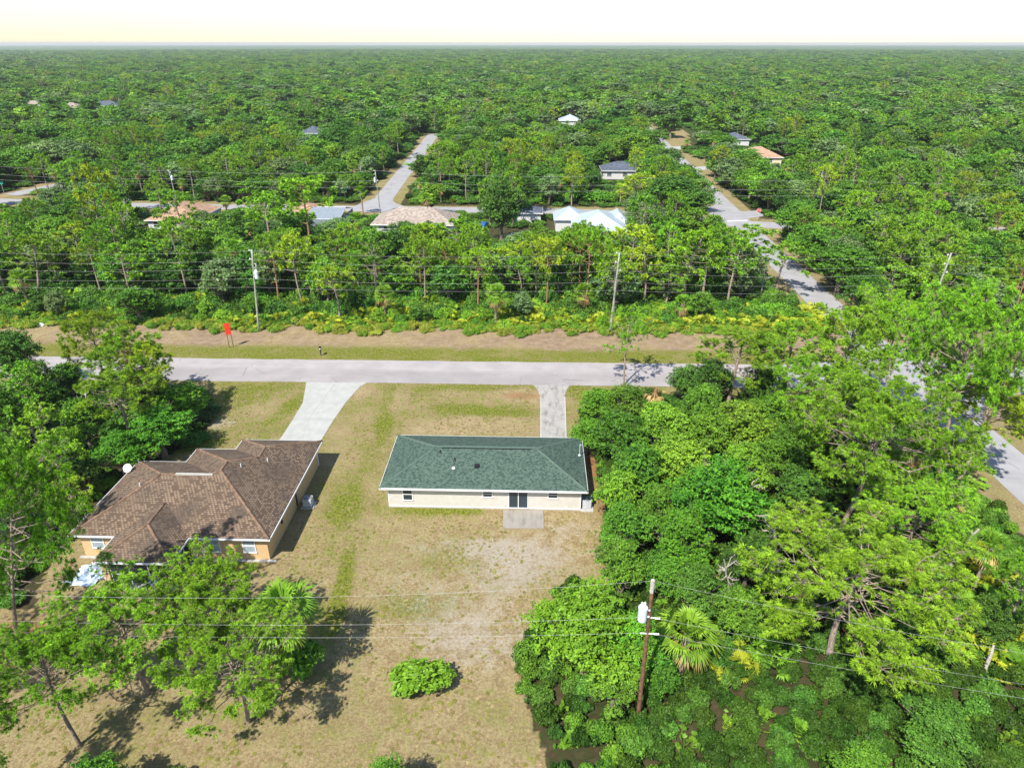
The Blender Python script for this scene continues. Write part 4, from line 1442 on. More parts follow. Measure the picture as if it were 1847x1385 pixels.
def pine(seed, Ht, R, base=0.5, nb=22, needles=20, nl=0.38, nw=0.05, tufts=5, bark='bark_pine', lean=(0, 0), open_=0.0, low=4, top=1.0):
    """slash pine: bare trunk, bent limbs and needle tufts at the twig ends"""
    rg = np.random.default_rng(seed)
    L = Limbs()
    r0 = 0.0125 * Ht + 0.03
    bend = rg.normal(0, 0.02 * Ht, 2)
    kz = np.linspace(0, 1, 9)

    def tp(t):
        return np.array([lean[0] * t + bend[0] * math.sin(t * 3.0), lean[1] * t + bend[1] * math.sin(t * 3.3 + 0.6) , Ht * 0.97 * t])

    pts = np.array([tp(t) for t in kz])
    pts[0, 2] = -0.3
    L.add(pts, r0 * (1 - 0.8 * kz) + 0.015, 8)
    TP, TD = [], []
    for i in range(nb):
        t = base + (0.99 - base) * ((i + rg.random()) / nb) ** 0.85
        u = (t - base) / (1 - base)
        ln = R * (0.45 + 0.75 * math.sin(math.pi * min(1, 0.18 + 0.80 * u))) * rg.uniform(0.65, 1.1) * (1.0 if u < 0.75 else 0.75)
        a = i * 2.39996 + rg.normal(0, 0.4)
        el = rg.uniform(0.0, 0.35) + 0.55 * u * u
        d = np.array([math.cos(a) * math.cos(el), math.sin(a) * math.cos(el), math.sin(el)])
        p0 = tp(t)
        up = np.array([0, 0, 1.0])
        p1 = p0 + d * ln * 0.4 + rg.normal(0, 0.05 * ln, 3)
        p2 = p0 + d * ln * 0.75 + rg.normal(0, 0.07 * ln, 3) + up * 0.05 * ln
        p3 = p0 + d * ln + up * 0.16 * ln + rg.normal(0, 0.05 * ln, 3)
        rb = max(0.018, r0 * 0.32 * (1 - 0.6 * u))
        L.add([p0, p1, p2, p3], [rb, rb * 0.75, rb * 0.5, 0.014], 5)
        n2 = max(2, int(tufts * (0.6 + 0.8 * ln / R)))
        for j in range(n2):
            f = rg.uniform(0.35 if ln > 0.6 * R else 0.2, 1.0)
            q = p1 + (p2 - p1) * (f * 2) if f < 0.5 else p2 + (p3 - p2) * (f * 2 - 1)
            if f < 0.4:
                q = p0 + (p1 - p0) * (0.6 + f)
            dd = unit(d + rg.normal(0, 0.75, 3) + up * 0.35)
            tl = ln * rg.uniform(0.10, 0.34) * (1.1 - 0.5 * f) + 0.12
            e_ = q + dd * tl
            L.add([q, (q + e_) / 2 + up * -0.03, e_], [0.016, 0.012, 0.008], 4)
            if rg.random() < open_:
                continue
            TP.append(e_)
            TD.append(unit(dd + up * 0.5))
            if rg.random() < 0.75:
                TP.append(q + dd * tl * 0.55 + rg.normal(0, 0.12, 3))
                TD.append(unit(dd + up * 0.7 + rg.normal(0, 0.3, 3)))
        TP.append(p3)
        TD.append(unit(d + up * 0.6))
    for i in range(low):
        t = rg.uniform(0.28, base + 0.08)
        a = rg.uniform(0, 6.28)
        ln = R * rg.uniform(0.2, 0.55)
        d = np.array([math.cos(a), math.sin(a), rg.uniform(-0.15, 0.3)])
        p0 = tp(t)
        L.add([p0, p0 + d * ln * 0.5 + rg.normal(0, 0.06, 3), p0 + d * ln + rg.normal(0, 0.12, 3)], [0.045, 0.03, 0.012], 4)
    TP, TD = np.array(TP), np.array(TD)
    nt = len(TP)
    P = np.repeat(TP, needles, 0)
    D = unit(np.repeat(TD, needles, 0) * 0.75 + unit(rg.normal(size=(nt * needles, 3))) * 0.9)
    sz = np.repeat(rg.uniform(0.75, 1.2, nt), needles)
    ln = nl * sz * rg.uniform(0.75, 1.1, len(P))
    sd_ = unit(np.cross(D, rg.normal(size=D.shape)))
    w = (nw * rg.uniform(0.7, 1.3, len(P)))[:, None]
    tip = P + D * ln[:, None] + np.array([0, 0, -0.12]) * ln[:, None]
    mid = P + D * ln[:, None] * 0.45
    V = np.stack([P, mid + sd_ * w, tip, mid - sd_ * w], 1).reshape(-1, 3)
    F = np.arange(4 * len(P)).reshape(-1, 4)
    # outer and upper tufts carry the younger, yellower needles
    tint = np.clip(0.5 + rg.normal(0, 0.28, nt), 0, 1)
    return L.mesh('trunk', M[bark]), (V, F, np.repeat(np.repeat(tint, needles), 4))


def fan(rg, base_, d, petiole, blade, nseg=15, spread=2.0, droop=0.25, w=0.045):
    """one fan frond: stalk and radiating, folded leaflets"""
    d = unit(np.asarray(d, float))
    up = np.array([0, 0, 1.0])
    s = unit(np.cross(d, up) + 1e-6)
    n = np.cross(s, d)
    hub = base_ + d * petiole + up * (-0.08 * petiole)
    V, F = [], []
    side = s * 0.022
    V += [base_ - side, base_ + side, hub + side, hub - side]
    F.append((0, 1, 2, 3))
    for k in range(nseg):
        a = spread * ((k + 0.5) / nseg - 0.5) + rg.normal(0, 0.04)
        L_ = blade * (0.72 + 0.28 * math.cos(a * 0.8)) * rg.uniform(0.88, 1.05)
        dirv = unit(d * math.cos(a) + s * math.sin(a) + n * 0.10)
        t = unit(np.cross(dirv, n))
        m1 = hub + dirv * L_ * 0.55 + n * 0.05 * L_
        e_ = hub + dirv * L_ + np.array([0, 0, -droop * L_]) + n * 0.02
        b_ = len(V)
        V += [hub, m1 + t * w, m1 - t * w, e_]
        F += [(b_, b_ + 1, b_ + 3, b_ + 2)]
    return V, F


def fans(seed, n, z, lean_lo, lean_hi, petiole, blade, nseg, droop, w, spread=2.2, rad=0.0):
    rg = np.random.default_rng(seed)
    VV, FF, TT = [], [], []
    c = 0
    for i in range(n):
        a = i * 2.39996 + rg.normal(0, 0.3)
        el = lean_lo + (lean_hi - lean_lo) * ((i + 0.5) / n) + rg.normal(0, 0.1)
        d = (math.cos(a) * math.cos(el), math.sin(a) * math.cos(el), math.sin(el))
        b0 = np.array([rad * rg.normal(), rad * rg.normal(), z])
        V, F = fan(rg, b0, d, petiole * rg.uniform(0.8, 1.15), blade * rg.uniform(0.85, 1.15), nseg, spread, droop * rg.uniform(0.6, 1.3), w)
        VV += V
        FF += [tuple(x + c for x in f) for f in F]
        c += len(V)
        TT += [float(np.clip(0.5 + rg.normal(0, 0.25), 0, 1))] * len(V)
    return np.array(VV), np.array(FF), np.array(TT)


def palm(seed, Ht, nf=30, R=1.9, dead=14):
    rg = np.random.default_rng(seed)
    L = Limbs()
    bx, by = rg.normal(0, 0.25, 2)
    kz = np.linspace(0, 1, 14)
    pts = np.stack([bx * kz ** 2, by * kz ** 2, Ht * kz], 1)
    pts[0, 2] = -0.3
    rad = 0.17 + 0.035 * (np.arange(14) % 2) + 0.05 * (kz > 0.75)
    L.add(pts, rad, 9)
    V, F, T = fans(seed + 1, nf, 0, -0.45, 1.35, R * 0.5, R * 0.62, 15, 0.28, 0.05, 2.5)
    V = V + np.array([bx, by, Ht])
    Vd, Fd, Td = fans(seed + 2, dead, 0, -1.35, -0.55, R * 0.42, R * 0.5, 9, 0.5, 0.05, 1.5)
    Vd = Vd + np.array([bx, by, Ht - 0.05])
    return L.mesh('trunk', M['bark_palm']), (V, F, T), (Vd, Fd, Td)


def snag(seed, Ht, nb=12, r=0.16, lean=(0, 0), spread=1.0):
    rg = np.random.default_rng(seed)
    L = Limbs()
    kz = np.linspace(0, 1, 7)
    pts = np.stack([lean[0] * kz + rg.normal(0, 0.05, 7), lean[1] * kz + rg.normal(0, 0.05, 7), Ht * kz], 1)
    pts[0, 2] = -0.3
    L.add(pts, r * (1 - 0.6 * kz), 8)

    def br(p, d, ln, rr, depth):
        q = p + d * ln * 0.5 + rg.normal(0, 0.08 * ln, 3)
        e_ = p + d * ln + rg.normal(0, 0.12 * ln, 3) + np.array([0, 0, 0.08 * ln])
        L.add([p, q, e_], [rr, rr * 0.65, rr * 0.3], 5)
        if depth:
            for _ in range(3):
                f = rg.uniform(0.3, 1)
                br(p + (e_ - p) * f, unit(d + rg.normal(0, 0.7, 3)), ln * rg.uniform(0.35, 0.6), rr * 0.5, depth - 1)

    for i in range(nb):
        t = rg.uniform(0.45, 1.0)
        a = i * 2.4
        br(np.array([lean[0] * t, lean[1] * t, Ht * t]), np.array([math.cos(a), math.sin(a), rg.uniform(0.1, 0.9)]), spread * rg.uniform(0.6, 1.2), r * 0.4, 2)
    return L.mesh('trunk', M['bark_dead'])


def shrub(seed, R, Ht, nleaf, leaf):
    rg = np.random.default_rng(seed)
    K = int(10 + 6 * R)
    a = rg.uniform(0, 2 * math.pi, K)
    q = np.sqrt(rg.random(K)) * 0.8
    cz = Ht * (0.25 + 0.6 * (1 - q) * rg.uniform(0.6, 1.1, K))
    cl = np.stack([R * q * np.cos(a), R * q * np.sin(a), cz], 1)
    cr = R * rg.uniform(0.22, 0.42, K)
    idx = np.repeat(np.arange(K), nleaf // K)
    D = unit(rg.normal(size=(len(idx), 3)))
    D[:, 2] = np.abs(D[:, 2]) * np.where(rg.random(len(idx)) < 0.75, 1, -1)
    C = cl[idx] + D * (cr[idx] * (0.4 + 0.65 * rg.random(len(idx)) ** 0.6))[:, None] * np.array([1, 1, 0.8])
    C[:, 2] = np.maximum(C[:, 2], 0.04)
    V, F = leaf_cards(rg, C, D * 0.7 + rg.normal(0, 0.5, D.shape) + np.array([0, 0, 0.5]), leaf * rg.uniform(0.6, 1.3, len(idx)))
    t = np.clip(0.5 + rg.normal(0, 0.22, K)[idx] + rg.normal(0, 0.08, len(idx)), 0, 1)
    return V, F, np.repeat(t, 4)


def crown_mesh(name, arr, mat):
    V, F, T = arr
    return npmesh(name, V, [F], M[mat], attrs={'tint': T})


# variants of each kind: near ones in full detail, mid ones with fewer, larger leaves
OAK_N = [broadleaf(100 + i, 8.0, 4.2, 17000, 0.125, stems=1 + i % 2, flat=0.95) for i in range(5)]
OAK_M = [broadleaf(130 + i, 8.5, 4.2, 6000, 0.22, stems=1, flat=1.0) for i in range(6)]
# near pines: 0-4 slender, 5-8 broad spreading crowns
PINE_N = [pine(200 + i, 12.0, 2.8, 0.50 + 0.04 * (i % 3), 38, 34, 0.31, 0.021, 9, open_=0.03, low=2) for i in range(5)] + [pine(210 + i, 13.0, 4.8, [0.52, 0.58, 0.46, 0.55][i], 54, 34, 0.32, 0.021, 18, open_=0.03, low=1) for i in range(4)] + [pine(219, 13.0, 4.8, 0.5, 24, 30, 0.45, 0.03, 8, open_=0.12, low=5)]
PINE_M = [pine(230 + i, 12.0, 2.6, [0.42, 0.5, 0.58, 0.46, 0.6, 0.54][i], 24, 15, 0.44, 0.06, 6, bark=['bark_pine', 'bark_pine', 'bark_red', 'bark_pine', 'bark_pine', 'bark_pine'][i], open_=0.05, low=4) for i in range(6)]
PALM = [palm(300 + 7 * i, 1.0 * h_) for i, h_ in enumerate([3.6, 4.6, 5.6, 6.4])]
SNAG = [snag(400 + i, 8.0 - i, 10) for i in range(3)]
SHRUB = [shrub(500 + i, 1.5, [1.6, 2.0, 1.3, 2.4][i], 1700, 0.15) for i in range(4)]
WEED = [shrub(520 + i, 1.2, [0.7, 0.9, 0.6][i], 1200, 0.09) for i in range(3)]
PALMETTO = [fans(540 + i, 22 + 4 * i, 0.25, 0.15, 1.25, 0.75, 0.62, 10, 0.22, 0.06, 2.3, 0.45) for i in range(4)]

ME = {}


def crown_of(kind, i, mat):
    """mesh data of a crown in one leaf colour, shared by every plant that wears it"""
    key = (kind, i, mat)
    if key not in ME:
        src = {'oak_n': OAK_N, 'oak_m': OAK_M, 'pine_n': PINE_N, 'pine_m': PINE_M}.get(kind)
        arr = src[i][1] if src else {'palm': lambda: PALM[i][1], 'shrub': lambda: SHRUB[i], 'weed': lambda: WEED[i], 'palmetto': lambda: PALMETTO[i]}[kind]()
        ME[key] = crown_mesh('crown', arr, mat)
    return ME[key]


for i, p_ in enumerate(PALM):
    ME[('palm_dead', i)] = crown_mesh('dead_fronds', p_[2], 'dead_leaf')
PALM_T = [p_[0] for p_ in PALM]
NAME = {'oak': ('oak_tree', 'oak tree'), 'pine': ('pine_tree', 'pine tree'), 'palm': ('cabbage_palm', 'palm tree'), 'snag': ('dead_tree', 'dead tree'), 'shrub': ('shrub', 'shrub'), 'weed': ('weed_clump', 'weeds'), 'palmetto': ('saw_palmetto', 'saw palmetto')}
NOMH = {'oak_n': 8.0, 'oak_m': 8.5, 'pine_n': 12.0, 'pine_m': 12.0}
NOMR = {'oak_n': 4.2, 'oak_m': 4.2, 'pine_n': 2.8, 'pine_m': 2.6}
PLANTED = []


def tree(kind, var, x, y, ht, rad, rz, mat, label, group, lean=(0.0, 0.0)):
    """kind oak_n, oak_m, pine_n, pine_m: root at the foot, trunk and crown as its parts"""
    base = kind[:-2]
    e = empty(NAME[base][0], (x, y, 0), rz, label=label, cat=NAME[base][1], group=group)
    src = {'oak_n': OAK_N, 'oak_m': OAK_M, 'pine_n': PINE_N, 'pine_m': PINE_M}[kind]
    var %= len(src)
    nr, nh = (4.8, 13.0) if kind == 'pine_n' and var > 4 else (NOMR[kind], NOMH[kind])
    sc = (rad / nr, rad / nr, ht / nh)
    e.scale = sc
    if lean != (0.0, 0.0):
        e.rotation_euler = (lean[1], lean[0], rz)
    link('trunk', src[var][0], e)
    link('crown', crown_of(kind, var, mat), e)
    PLANTED.append((x, y, rad))
    return e


def palm_tree(var, x, y, s, rz, label, group, mat='palm_leaf', dead=True):
    e = empty('cabbage_palm', (x, y, 0), rz, label=label, cat='palm tree', group=group)
    e.scale = (s, s, s)
    var %= len(PALM)
    link('trunk', PALM_T[var], e)
    link('crown', crown_of('palm', var, mat), e)
    if dead:
        link('dead_fronds', ME[('palm_dead', var)], e)
    PLANTED.append((x, y, 1.6 * s))
    return e


def bush(kind, var, x, y, rad, ht, rz, mat, label, group, name=None, cat=None):
    nm, ct = NAME[kind]
    n_ = {'shrub': 4, 'weed': 3, 'palmetto': 4}[kind]
    nomr = {'shrub': 1.5, 'weed': 1.2, 'palmetto': 1.35}[kind]
    o = link(name or nm, crown_of(kind, var % n_, mat), loc=(x, y, 0), rz=rz, label=label, cat=cat or ct, group=group)
    o.scale = (rad / nomr, rad / nomr, ht / {'shrub': 1.8, 'weed': 0.75, 'palmetto': 1.3}[kind])
    PLANTED.append((x, y, rad * 0.7))
    return o


def crown_at(px, py, ht, f=0.75):
    """foot of a tree of height ht whose crown centre (at f of its height) shows at pixel px, py"""
    return at(px, py, ht * f)

# ------------------------------------------------------------------ planting: the trees one can name
COLR = {'pine_leaf': 'bright green', 'pine_gold': 'yellow-green', 'pine_deep': 'deep green', 'oak_deep': 'dark green', 'oak_mid': 'mid-green', 'oak_light': 'light green', 'oak_grey': 'grey-green',
        'bush_bright': 'glossy green', 'bush_lime': 'lime green', 'weed': 'pale green', 'palm_leaf': 'green', 'palmetto': 'yellow-green'}
rgP = np.random.default_rng(77)


def depth_of(x, y, z):
    return seen((x, y, z))[2]


def TC(kind, var, px, py, ht, rpx, mat, label, group, f=0.72, lean=(0.0, 0.0)):
    """tree whose crown centre shows at px, py"""
    x, y = at(px, py, ht * f)
    r = rpx * depth_of(x, y, ht * f) / FPX
    return tree(kind, var, x, y, ht, r, float(rgP.uniform(0, 6.28)), mat, label, group, lean)


def TB(kind, var, bx, by, topx, topy, rpx, mat, label, group):
    """tree with its foot at bx, by and its tip at topx, topy"""
    x, y = at(bx, by)
    zs = np.linspace(1, 30, 300)
    ht = float(zs[np.argmin([abs(seen((x, y, z))[1] - topy) for z in zs])])
    tx_ = at(topx, topy, ht)[0]
    ln = math.atan2(tx_ - x, ht)
    r = rpx * depth_of(x, y, ht * 0.8) / FPX
    return tree(kind, var, x, y, ht, r, float(rgP.uniform(0, 6.28)), mat, label, group, (ln, 0.0))


G1 = 'pines of the wooded lot beside the green-roofed bungalow'
TB('pine_n', 9, 1126, 696, 1136, 566, 50, 'pine_leaf', 'small sparse pine with a forked bare trunk, standing alone beside the main road', G1)
TB('pine_n', 0, 1311, 745, 1322, 603, 64, 'pine_leaf', 'pine with a pale forked trunk, first in the row along the wooded lot', G1)
TB('pine_n', 1, 1402, 752, 1420, 592, 62, 'pine_leaf', 'dense pine between the pale-trunked pine and the red-trunked one', G1)
TB('pine_n', 3, 1480, 768, 1505, 556, 62, 'pine_leaf', 'tall pine with a reddish trunk leaning over the road junction', G1)
TB('pine_n', 8, 1555, 760, 1584, 552, 74, 'pine_leaf', 'broad flat-topped pine in front of the road junction', G1)
TB('pine_n', 1, 1668, 800, 1688, 612, 56, 'pine_deep', 'dark pine leaning beside the tallest pine by the road junction', G1)
TB('pine_n', 5, 1690, 880, 1765, 566, 104, 'pine_leaf', 'tallest pine with a long bare grey trunk leaning over the side street', G1)
TB('pine_n', 2, 1716, 885, 1815, 700, 66, 'pine_gold', 'leaning pine with yellowish needles hanging over the curving side street', G1)
TB('pine_n', 6, 1515, 955, 1556, 718, 125, 'pine_leaf', 'wide pine with a thick forked grey trunk in the middle of the wooded lot', G1)
TB('pine_n', 3, 1535, 945, 1585, 800, 60, 'pine_deep', 'slimmer pine close against the wide forked pine', G1)
TC('pine_n', 7, 1542, 1055, 9.5, 168, 'pine_leaf', 'big spreading pine to the right of the brown pole and palm', G1, f=0.74)
TC('pine_n', 5, 1650, 945, 8.5, 82, 'pine_leaf', 'loose light pine behind the big spreading one, among palms', G1)
TC('pine_n', 0, 1462, 690, 10, 58, 'pine_leaf', 'short pine in front of the red-trunked pine', G1, f=0.8)
TC('pine_n', 3, 1850, 1045, 8, 50, 'pine_leaf', 'small bright pine at the very edge beyond the leaning grey snag', G1, f=0.8)
TC('pine_n', 4, 1840, 640, 10, 70, 'pine_leaf', 'pine beside the tallest one, over the road junction', G1, f=0.8)
G2 = 'pines around the brown-roofed bungalow'
TB('pine_n', 7, 40, 1192, 35, 830, 96, 'pine_leaf', 'tall bright pine with a bare brown trunk near the crumpled tarpaulin', G2)
TB('pine_n', 6, 15, 1172, 120, 868, 96, 'pine_deep', 'darker pine with low boughs reaching toward the porch roof', G2)
TC('pine_n', 5, 225, 1125, 8.0, 112, 'pine_leaf', 'wide pine spreading below the screened porch', G2, f=0.78)
TC('pine_n', 8, 365, 1085, 8.0, 92, 'pine_leaf', 'pine in front of the tan wall and its two windows', G2, f=0.78)
TC('pine_n', 6, 90, 1215, 8, 95, 'pine_leaf', 'low pine beside the two bare brown trunks', G2, f=0.78)
TC('pine_n', 7, 415, 1195, 7, 105, 'pine_leaf', 'pine crown below the cabbage palm by the lawn', G2, f=0.78)
G3 = 'pines of the woods left of the brown-roofed bungalow'
TC('pine_n', 4, 165, 600, 12, 45, 'pine_gold', 'tall yellow-green pine rising past the main road edge', G3, f=0.86)
TC('pine_n', 1, 228, 640, 11, 58, 'pine_leaf', 'bushy pine whose crown overlaps the main road', G3, f=0.8)
TC('pine_n', 3, 262, 655, 10, 40, 'pine_gold', 'golden-topped pine behind the dense glossy thicket', G3, f=0.8)
TC('pine_n', 2, 205, 720, 9, 60, 'pine_leaf', 'pine with thin boughs in front of the golden-topped one', G3, f=0.75)
TC('pine_m', 0, 75, 770, 8, 42, 'pine_leaf', 'young pine over the brown dead brush', G3, f=0.75)
TC('pine_m', 3, 122, 900, 7, 34, 'pine_gold', 'thin young yellowish pine by the gutter corner of the brown roof', G3, f=0.75)
TC('pine_m', 5, 38, 700, 9, 45, 'pine_deep', 'pine among oaks by the near edge of the main road', G3, f=0.75)
TC('pine_m', 1, 100, 830, 7, 36, 'pine_leaf', 'small pine between the dish and the tall bright pine', G3, f=0.75)
G4 = 'broadleaf trees of the woods left of the brown-roofed bungalow'
for v, px, py, ht, r, mt, lab in [(0, 330, 725, 4.6, 52, 'bush_bright', 'rounded glossy tree nearest the front lawn of the brown-roofed bungalow'), (1, 285, 775, 5.5, 72, 'bush_bright', 'dense glossy tree bulging toward the front lawn'), (2, 215, 815, 5.2, 55, 'bush_bright', 'glossy tree just behind the satellite dish'),
                                  (3, 255, 700, 6.5, 55, 'oak_deep', 'dark tree wedged behind the dense glossy trees'), (4, 25, 640, 8.0, 50, 'oak_deep', 'dark oak beside the main road, left of the yellow-green pine'), (1, 60, 690, 7.0, 45, 'oak_mid', 'mid-green oak below the dark oak by the road'),
                                  (2, 150, 760, 6.5, 52, 'oak_mid', 'mid-green oak among the pines left of the glossy trees'), (0, 20, 830, 6, 50, 'oak_light', 'light green oak above the tall bright pine'), (3, 15, 745, 7, 45, 'oak_mid', 'oak with a dead branch showing, left of the young pine'),
                                  (4, 145, 860, 4.5, 45, 'oak_deep', 'dark tree in the shade behind the gutter corner')]:
    TC('oak_n', v, px, py, ht, r, mt, lab, G4, f=0.62)
GU = 'low palms of the wooded lot corner'
for k, (px, py) in enumerate([(1640, 1060), (1690, 1035), (1725, 1080), (1765, 1040), (1800, 1095), (1740, 1130), (1830, 1140), (1690, 1165), (1640, 1110), (1780, 1180), (1580, 1195), (1390, 1180), (1330, 1195), (1290, 1110), (1820, 1195), (1560, 935), (1600, 975), (1700, 985), (1760, 1000)]):
    x_, y_ = at(px, py, 0.8)
    bush('palmetto', k, x_, y_, 1.5 + 0.12 * (k % 5), 1.5 + 0.15 * (k % 4), k * 1.1, 'palmetto' if k % 3 == 0 else 'palm_leaf', ['yellow-green fan palm clump in the sunny corner of the wooded lot', 'green fan palm clump in the corner of the wooded lot'][0 if k % 3 == 0 else 1], GU)
G5 = 'broadleaf trees of the wooded lot beside the green-roofed bungalow'
for k, (v, px, py, ht, r, mt, lab) in enumerate([
        (0, 1078, 728, 4.2, 46, 'bush_bright', 'glossy low tree beside the narrow driveway and the road'), (1, 1132, 728, 5, 48, 'oak_mid', 'mid-green tree under the small lone pine'), (2, 1062, 782, 4.2, 40, 'bush_bright', 'glossy low tree against the end of the narrow driveway'),
        (3, 1118, 785, 6, 58, 'oak_mid', 'rounded tree level with the back eave of the green roof'), (4, 1192, 778, 6.5, 66, 'oak_light', 'light green tree between the green roof and the dead palm'), (0, 1150, 850, 6.5, 62, 'oak_mid', 'mid-green tree right of the green roof corner'),
        (1, 1112, 890, 5.5, 50, 'oak_light', 'light green tree next to the air conditioner of the green-roofed bungalow'), (2, 1128, 958, 6, 62, 'oak_mid', 'tree overhanging the orange mulch beside the patio lawn'), (3, 1122, 1020, 5.5, 52, 'oak_mid', 'tree at the lawn edge just above the round bush'),
        (4, 1222, 840, 7, 72, 'oak_light', 'light green tree with grey dead twigs on top'), (0, 1275, 792, 7, 60, 'oak_light', 'light tree behind the dead twigs in the wooded lot'), (1, 1292, 905, 8, 112, 'bush_bright', 'very dense broad dark-leaved tree in the centre of the wooded lot'),
        (2, 1228, 975, 6.5, 72, 'bush_bright', 'dense tree in front of the broad central one'), (3, 1338, 772, 7, 70, 'oak_light', 'light tree under the pale-trunked pine'), (4, 1392, 752, 6, 58, 'oak_mid', 'tree below the dense pine near the junction'),
        (0, 1405, 832, 6, 68, 'oak_mid', 'tree left of the wide forked pine trunk'), (1, 1345, 850, 6.5, 60, 'oak_light', 'tree beside grey dead branches in mid lot'), (2, 1282, 690, 7, 48, 'oak_deep', 'dark tree at the roadside behind the pale-trunked pine'),
        (3, 1236, 688, 5, 38, 'oak_deep', 'dark roadside tree with a few orange blooms by the dead palm'), (4, 1372, 700, 6, 45, 'oak_deep', 'dark tree in the shade of the dense pine'), (0, 1444, 885, 5, 55, 'oak_deep', 'dark tree at the foot of the wide forked pine'),
        (1, 1352, 1010, 5.5, 60, 'oak_deep', 'dark tree left of the big spreading pine'), (2, 1255, 1062, 5, 60, 'oak_deep', 'dark tree above the cabbage palm at the brown pole'), (3, 1335, 1105, 4.5, 60, 'oak_mid', 'tree right of the cabbage palm at the brown pole'),
        (4, 1195, 1040, 4.5, 50, 'oak_mid', 'tree right behind the tip of the brown pole'), (0, 1600, 870, 6, 55, 'oak_mid', 'tree right of the wide forked pine trunk'), (1, 1580, 1010, 5, 58, 'oak_light', 'light tree behind the big spreading pine'),
        (2, 1690, 1090, 4, 60, 'oak_mid', 'low tree right of the big spreading pine'), (3, 1610, 1150, 4, 55, 'oak_deep', 'dark low tree under the big spreading pine'), (4, 1640, 770, 6, 50, 'oak_deep', 'dark tree near the junction under the leaning dark pine'),
        (0, 1740, 830, 4, 40, 'oak_deep', 'dark tree at the feet of the two leaning pines'), (1, 1520, 690, 6, 45, 'oak_deep', 'dark tree behind the red-trunked pine trunk'), (2, 1185, 920, 6, 48, 'oak_mid', 'tree between the broad central one and the bungalow wall'),
        (3, 1400, 960, 4.5, 50, 'oak_mid', 'small tree by the grey fallen branches'), (4, 1445, 800, 6, 55, 'oak_mid', 'tree just in front of the wide forked pine crown'), (1, 1790, 1120, 4, 55, 'oak_deep', 'dark low tree beside the short grey stump'), (2, 1610, 790, 6, 45, 'oak_mid', 'tree behind the wide forked pine by the junction'),
        (3, 1265, 735, 6.5, 45, 'oak_mid', 'tree in front of the dark roadside tree'), (0, 1460, 760, 6.5, 45, 'oak_light', 'tree at the foot of the red-trunked pine'), (4, 1690, 955, 4, 48, 'oak_mid', 'low tree behind the leaning grey snag')]):
    TC('oak_n', v, px, py, ht, r, mt, lab, G5, f=0.6)
TC('oak_n', 2, 1058, 1150, 6.2, 132, 'bush_lime', 'big round lime-green bush left of the brown pole', 'bushes at the lawn edge', f=0.5)
TC('oak_n', 3, 1135, 1175, 5.0, 72, 'bush_bright', 'smaller glossy bush at the foot of the brown pole', 'bushes at the lawn edge', f=0.5)
TC('oak_n', 0, 1108, 1240, 4.0, 66, 'oak_mid', 'dark bush hiding the foot of the brown pole', 'bushes at the lawn edge', f=0.5)
TC('oak_n', 1, 1185, 1225, 3.4, 46, 'oak_mid', 'low bush under the cabbage palm beside the brown pole', 'bushes at the lawn edge', f=0.5)
x_, y_ = at(757, 1243)
o = bush('shrub', 3, x_, y_, 2.0, 2.0, 0.3, 'bush_lime', 'round lime-green shrub alone on the dry back lawn', 'bushes at the lawn edge')
o.scale = (o.scale[0] * 1.2, o.scale[1] * 0.82, o.scale[2])
x_, y_ = at(545, 1215)
bush('shrub', 3, x_, y_, 1.8, 2.4, 1.3, 'bush_bright', 'dark shrub in the shade below the cabbage palm by the lawn', 'bushes at the lawn edge')
GP = 'cabbage palms'
for v, px, py, s_, lab, z_, mt in [(1, 510, 1100, 1.25, 'cabbage palm beside the pines at the edge of the back lawn', 5.75, 'palm_leaf'), (0, 1237, 1150, 1.12, 'cabbage palm with a skirt of dead fronds right of the brown pole', 4.0, 'palm_leaf'),
                                   (2, 1785, 985, 0.85, 'cabbage palm with a bare curved trunk near the side street verge', 4.9, 'palm_leaf'), (0, 1700, 905, 0.85, 'dark cabbage palm behind the leaning grey snag', 3.0, 'palm_leaf'),
                                   (1, 1655, 1005, 0.8, 'cabbage palm with pale dead fronds right of the loose light pine', 3.7, 'palm_leaf'), (0, 1655, 815, 0.9, 'cabbage palm in the shade under the leaning dark pine', 3.2, 'palm_leaf'),
                                   (3, 1600, 740, 0.8, 'cabbage palm between the junction pines', 5.0, 'palm_leaf'), (0, 1745, 900, 0.7, 'small cabbage palm beside the street verge', 2.5, 'palm_leaf')]:
    x_, y_ = at(px, py, z_)
    palm_tree(v, x_, y_, s_, float(rgP.uniform(0, 6)), lab, GP, mt)
x_, y_ = at(655, 386)
e = palm_tree(2, x_, y_, 1.0, 0.4, 'lone feathery palm on the grass corner by the side street', GP, 'palm_leaf', dead=False)


def deadtree(var, bx, by, topx, topy, label, sxy=1.0):
    x, y = at(bx, by)
    zs = np.linspace(0.5, 20, 200)
    ht = float(zs[np.argmin([abs(seen((x, y, z))[1] - topy) for z in zs])])
    ln = math.atan2(at(topx, topy, ht)[0] - x, ht)
    e = empty('dead_tree', (x, y, 0), 0, label=label, cat='dead tree', group='bare dead trees')
    e.rotation_euler = (0, ln, float(0.3 * var))
    e.scale = (sxy, sxy, ht / (8.0 - var))
    link('trunk', SNAG[var], e)


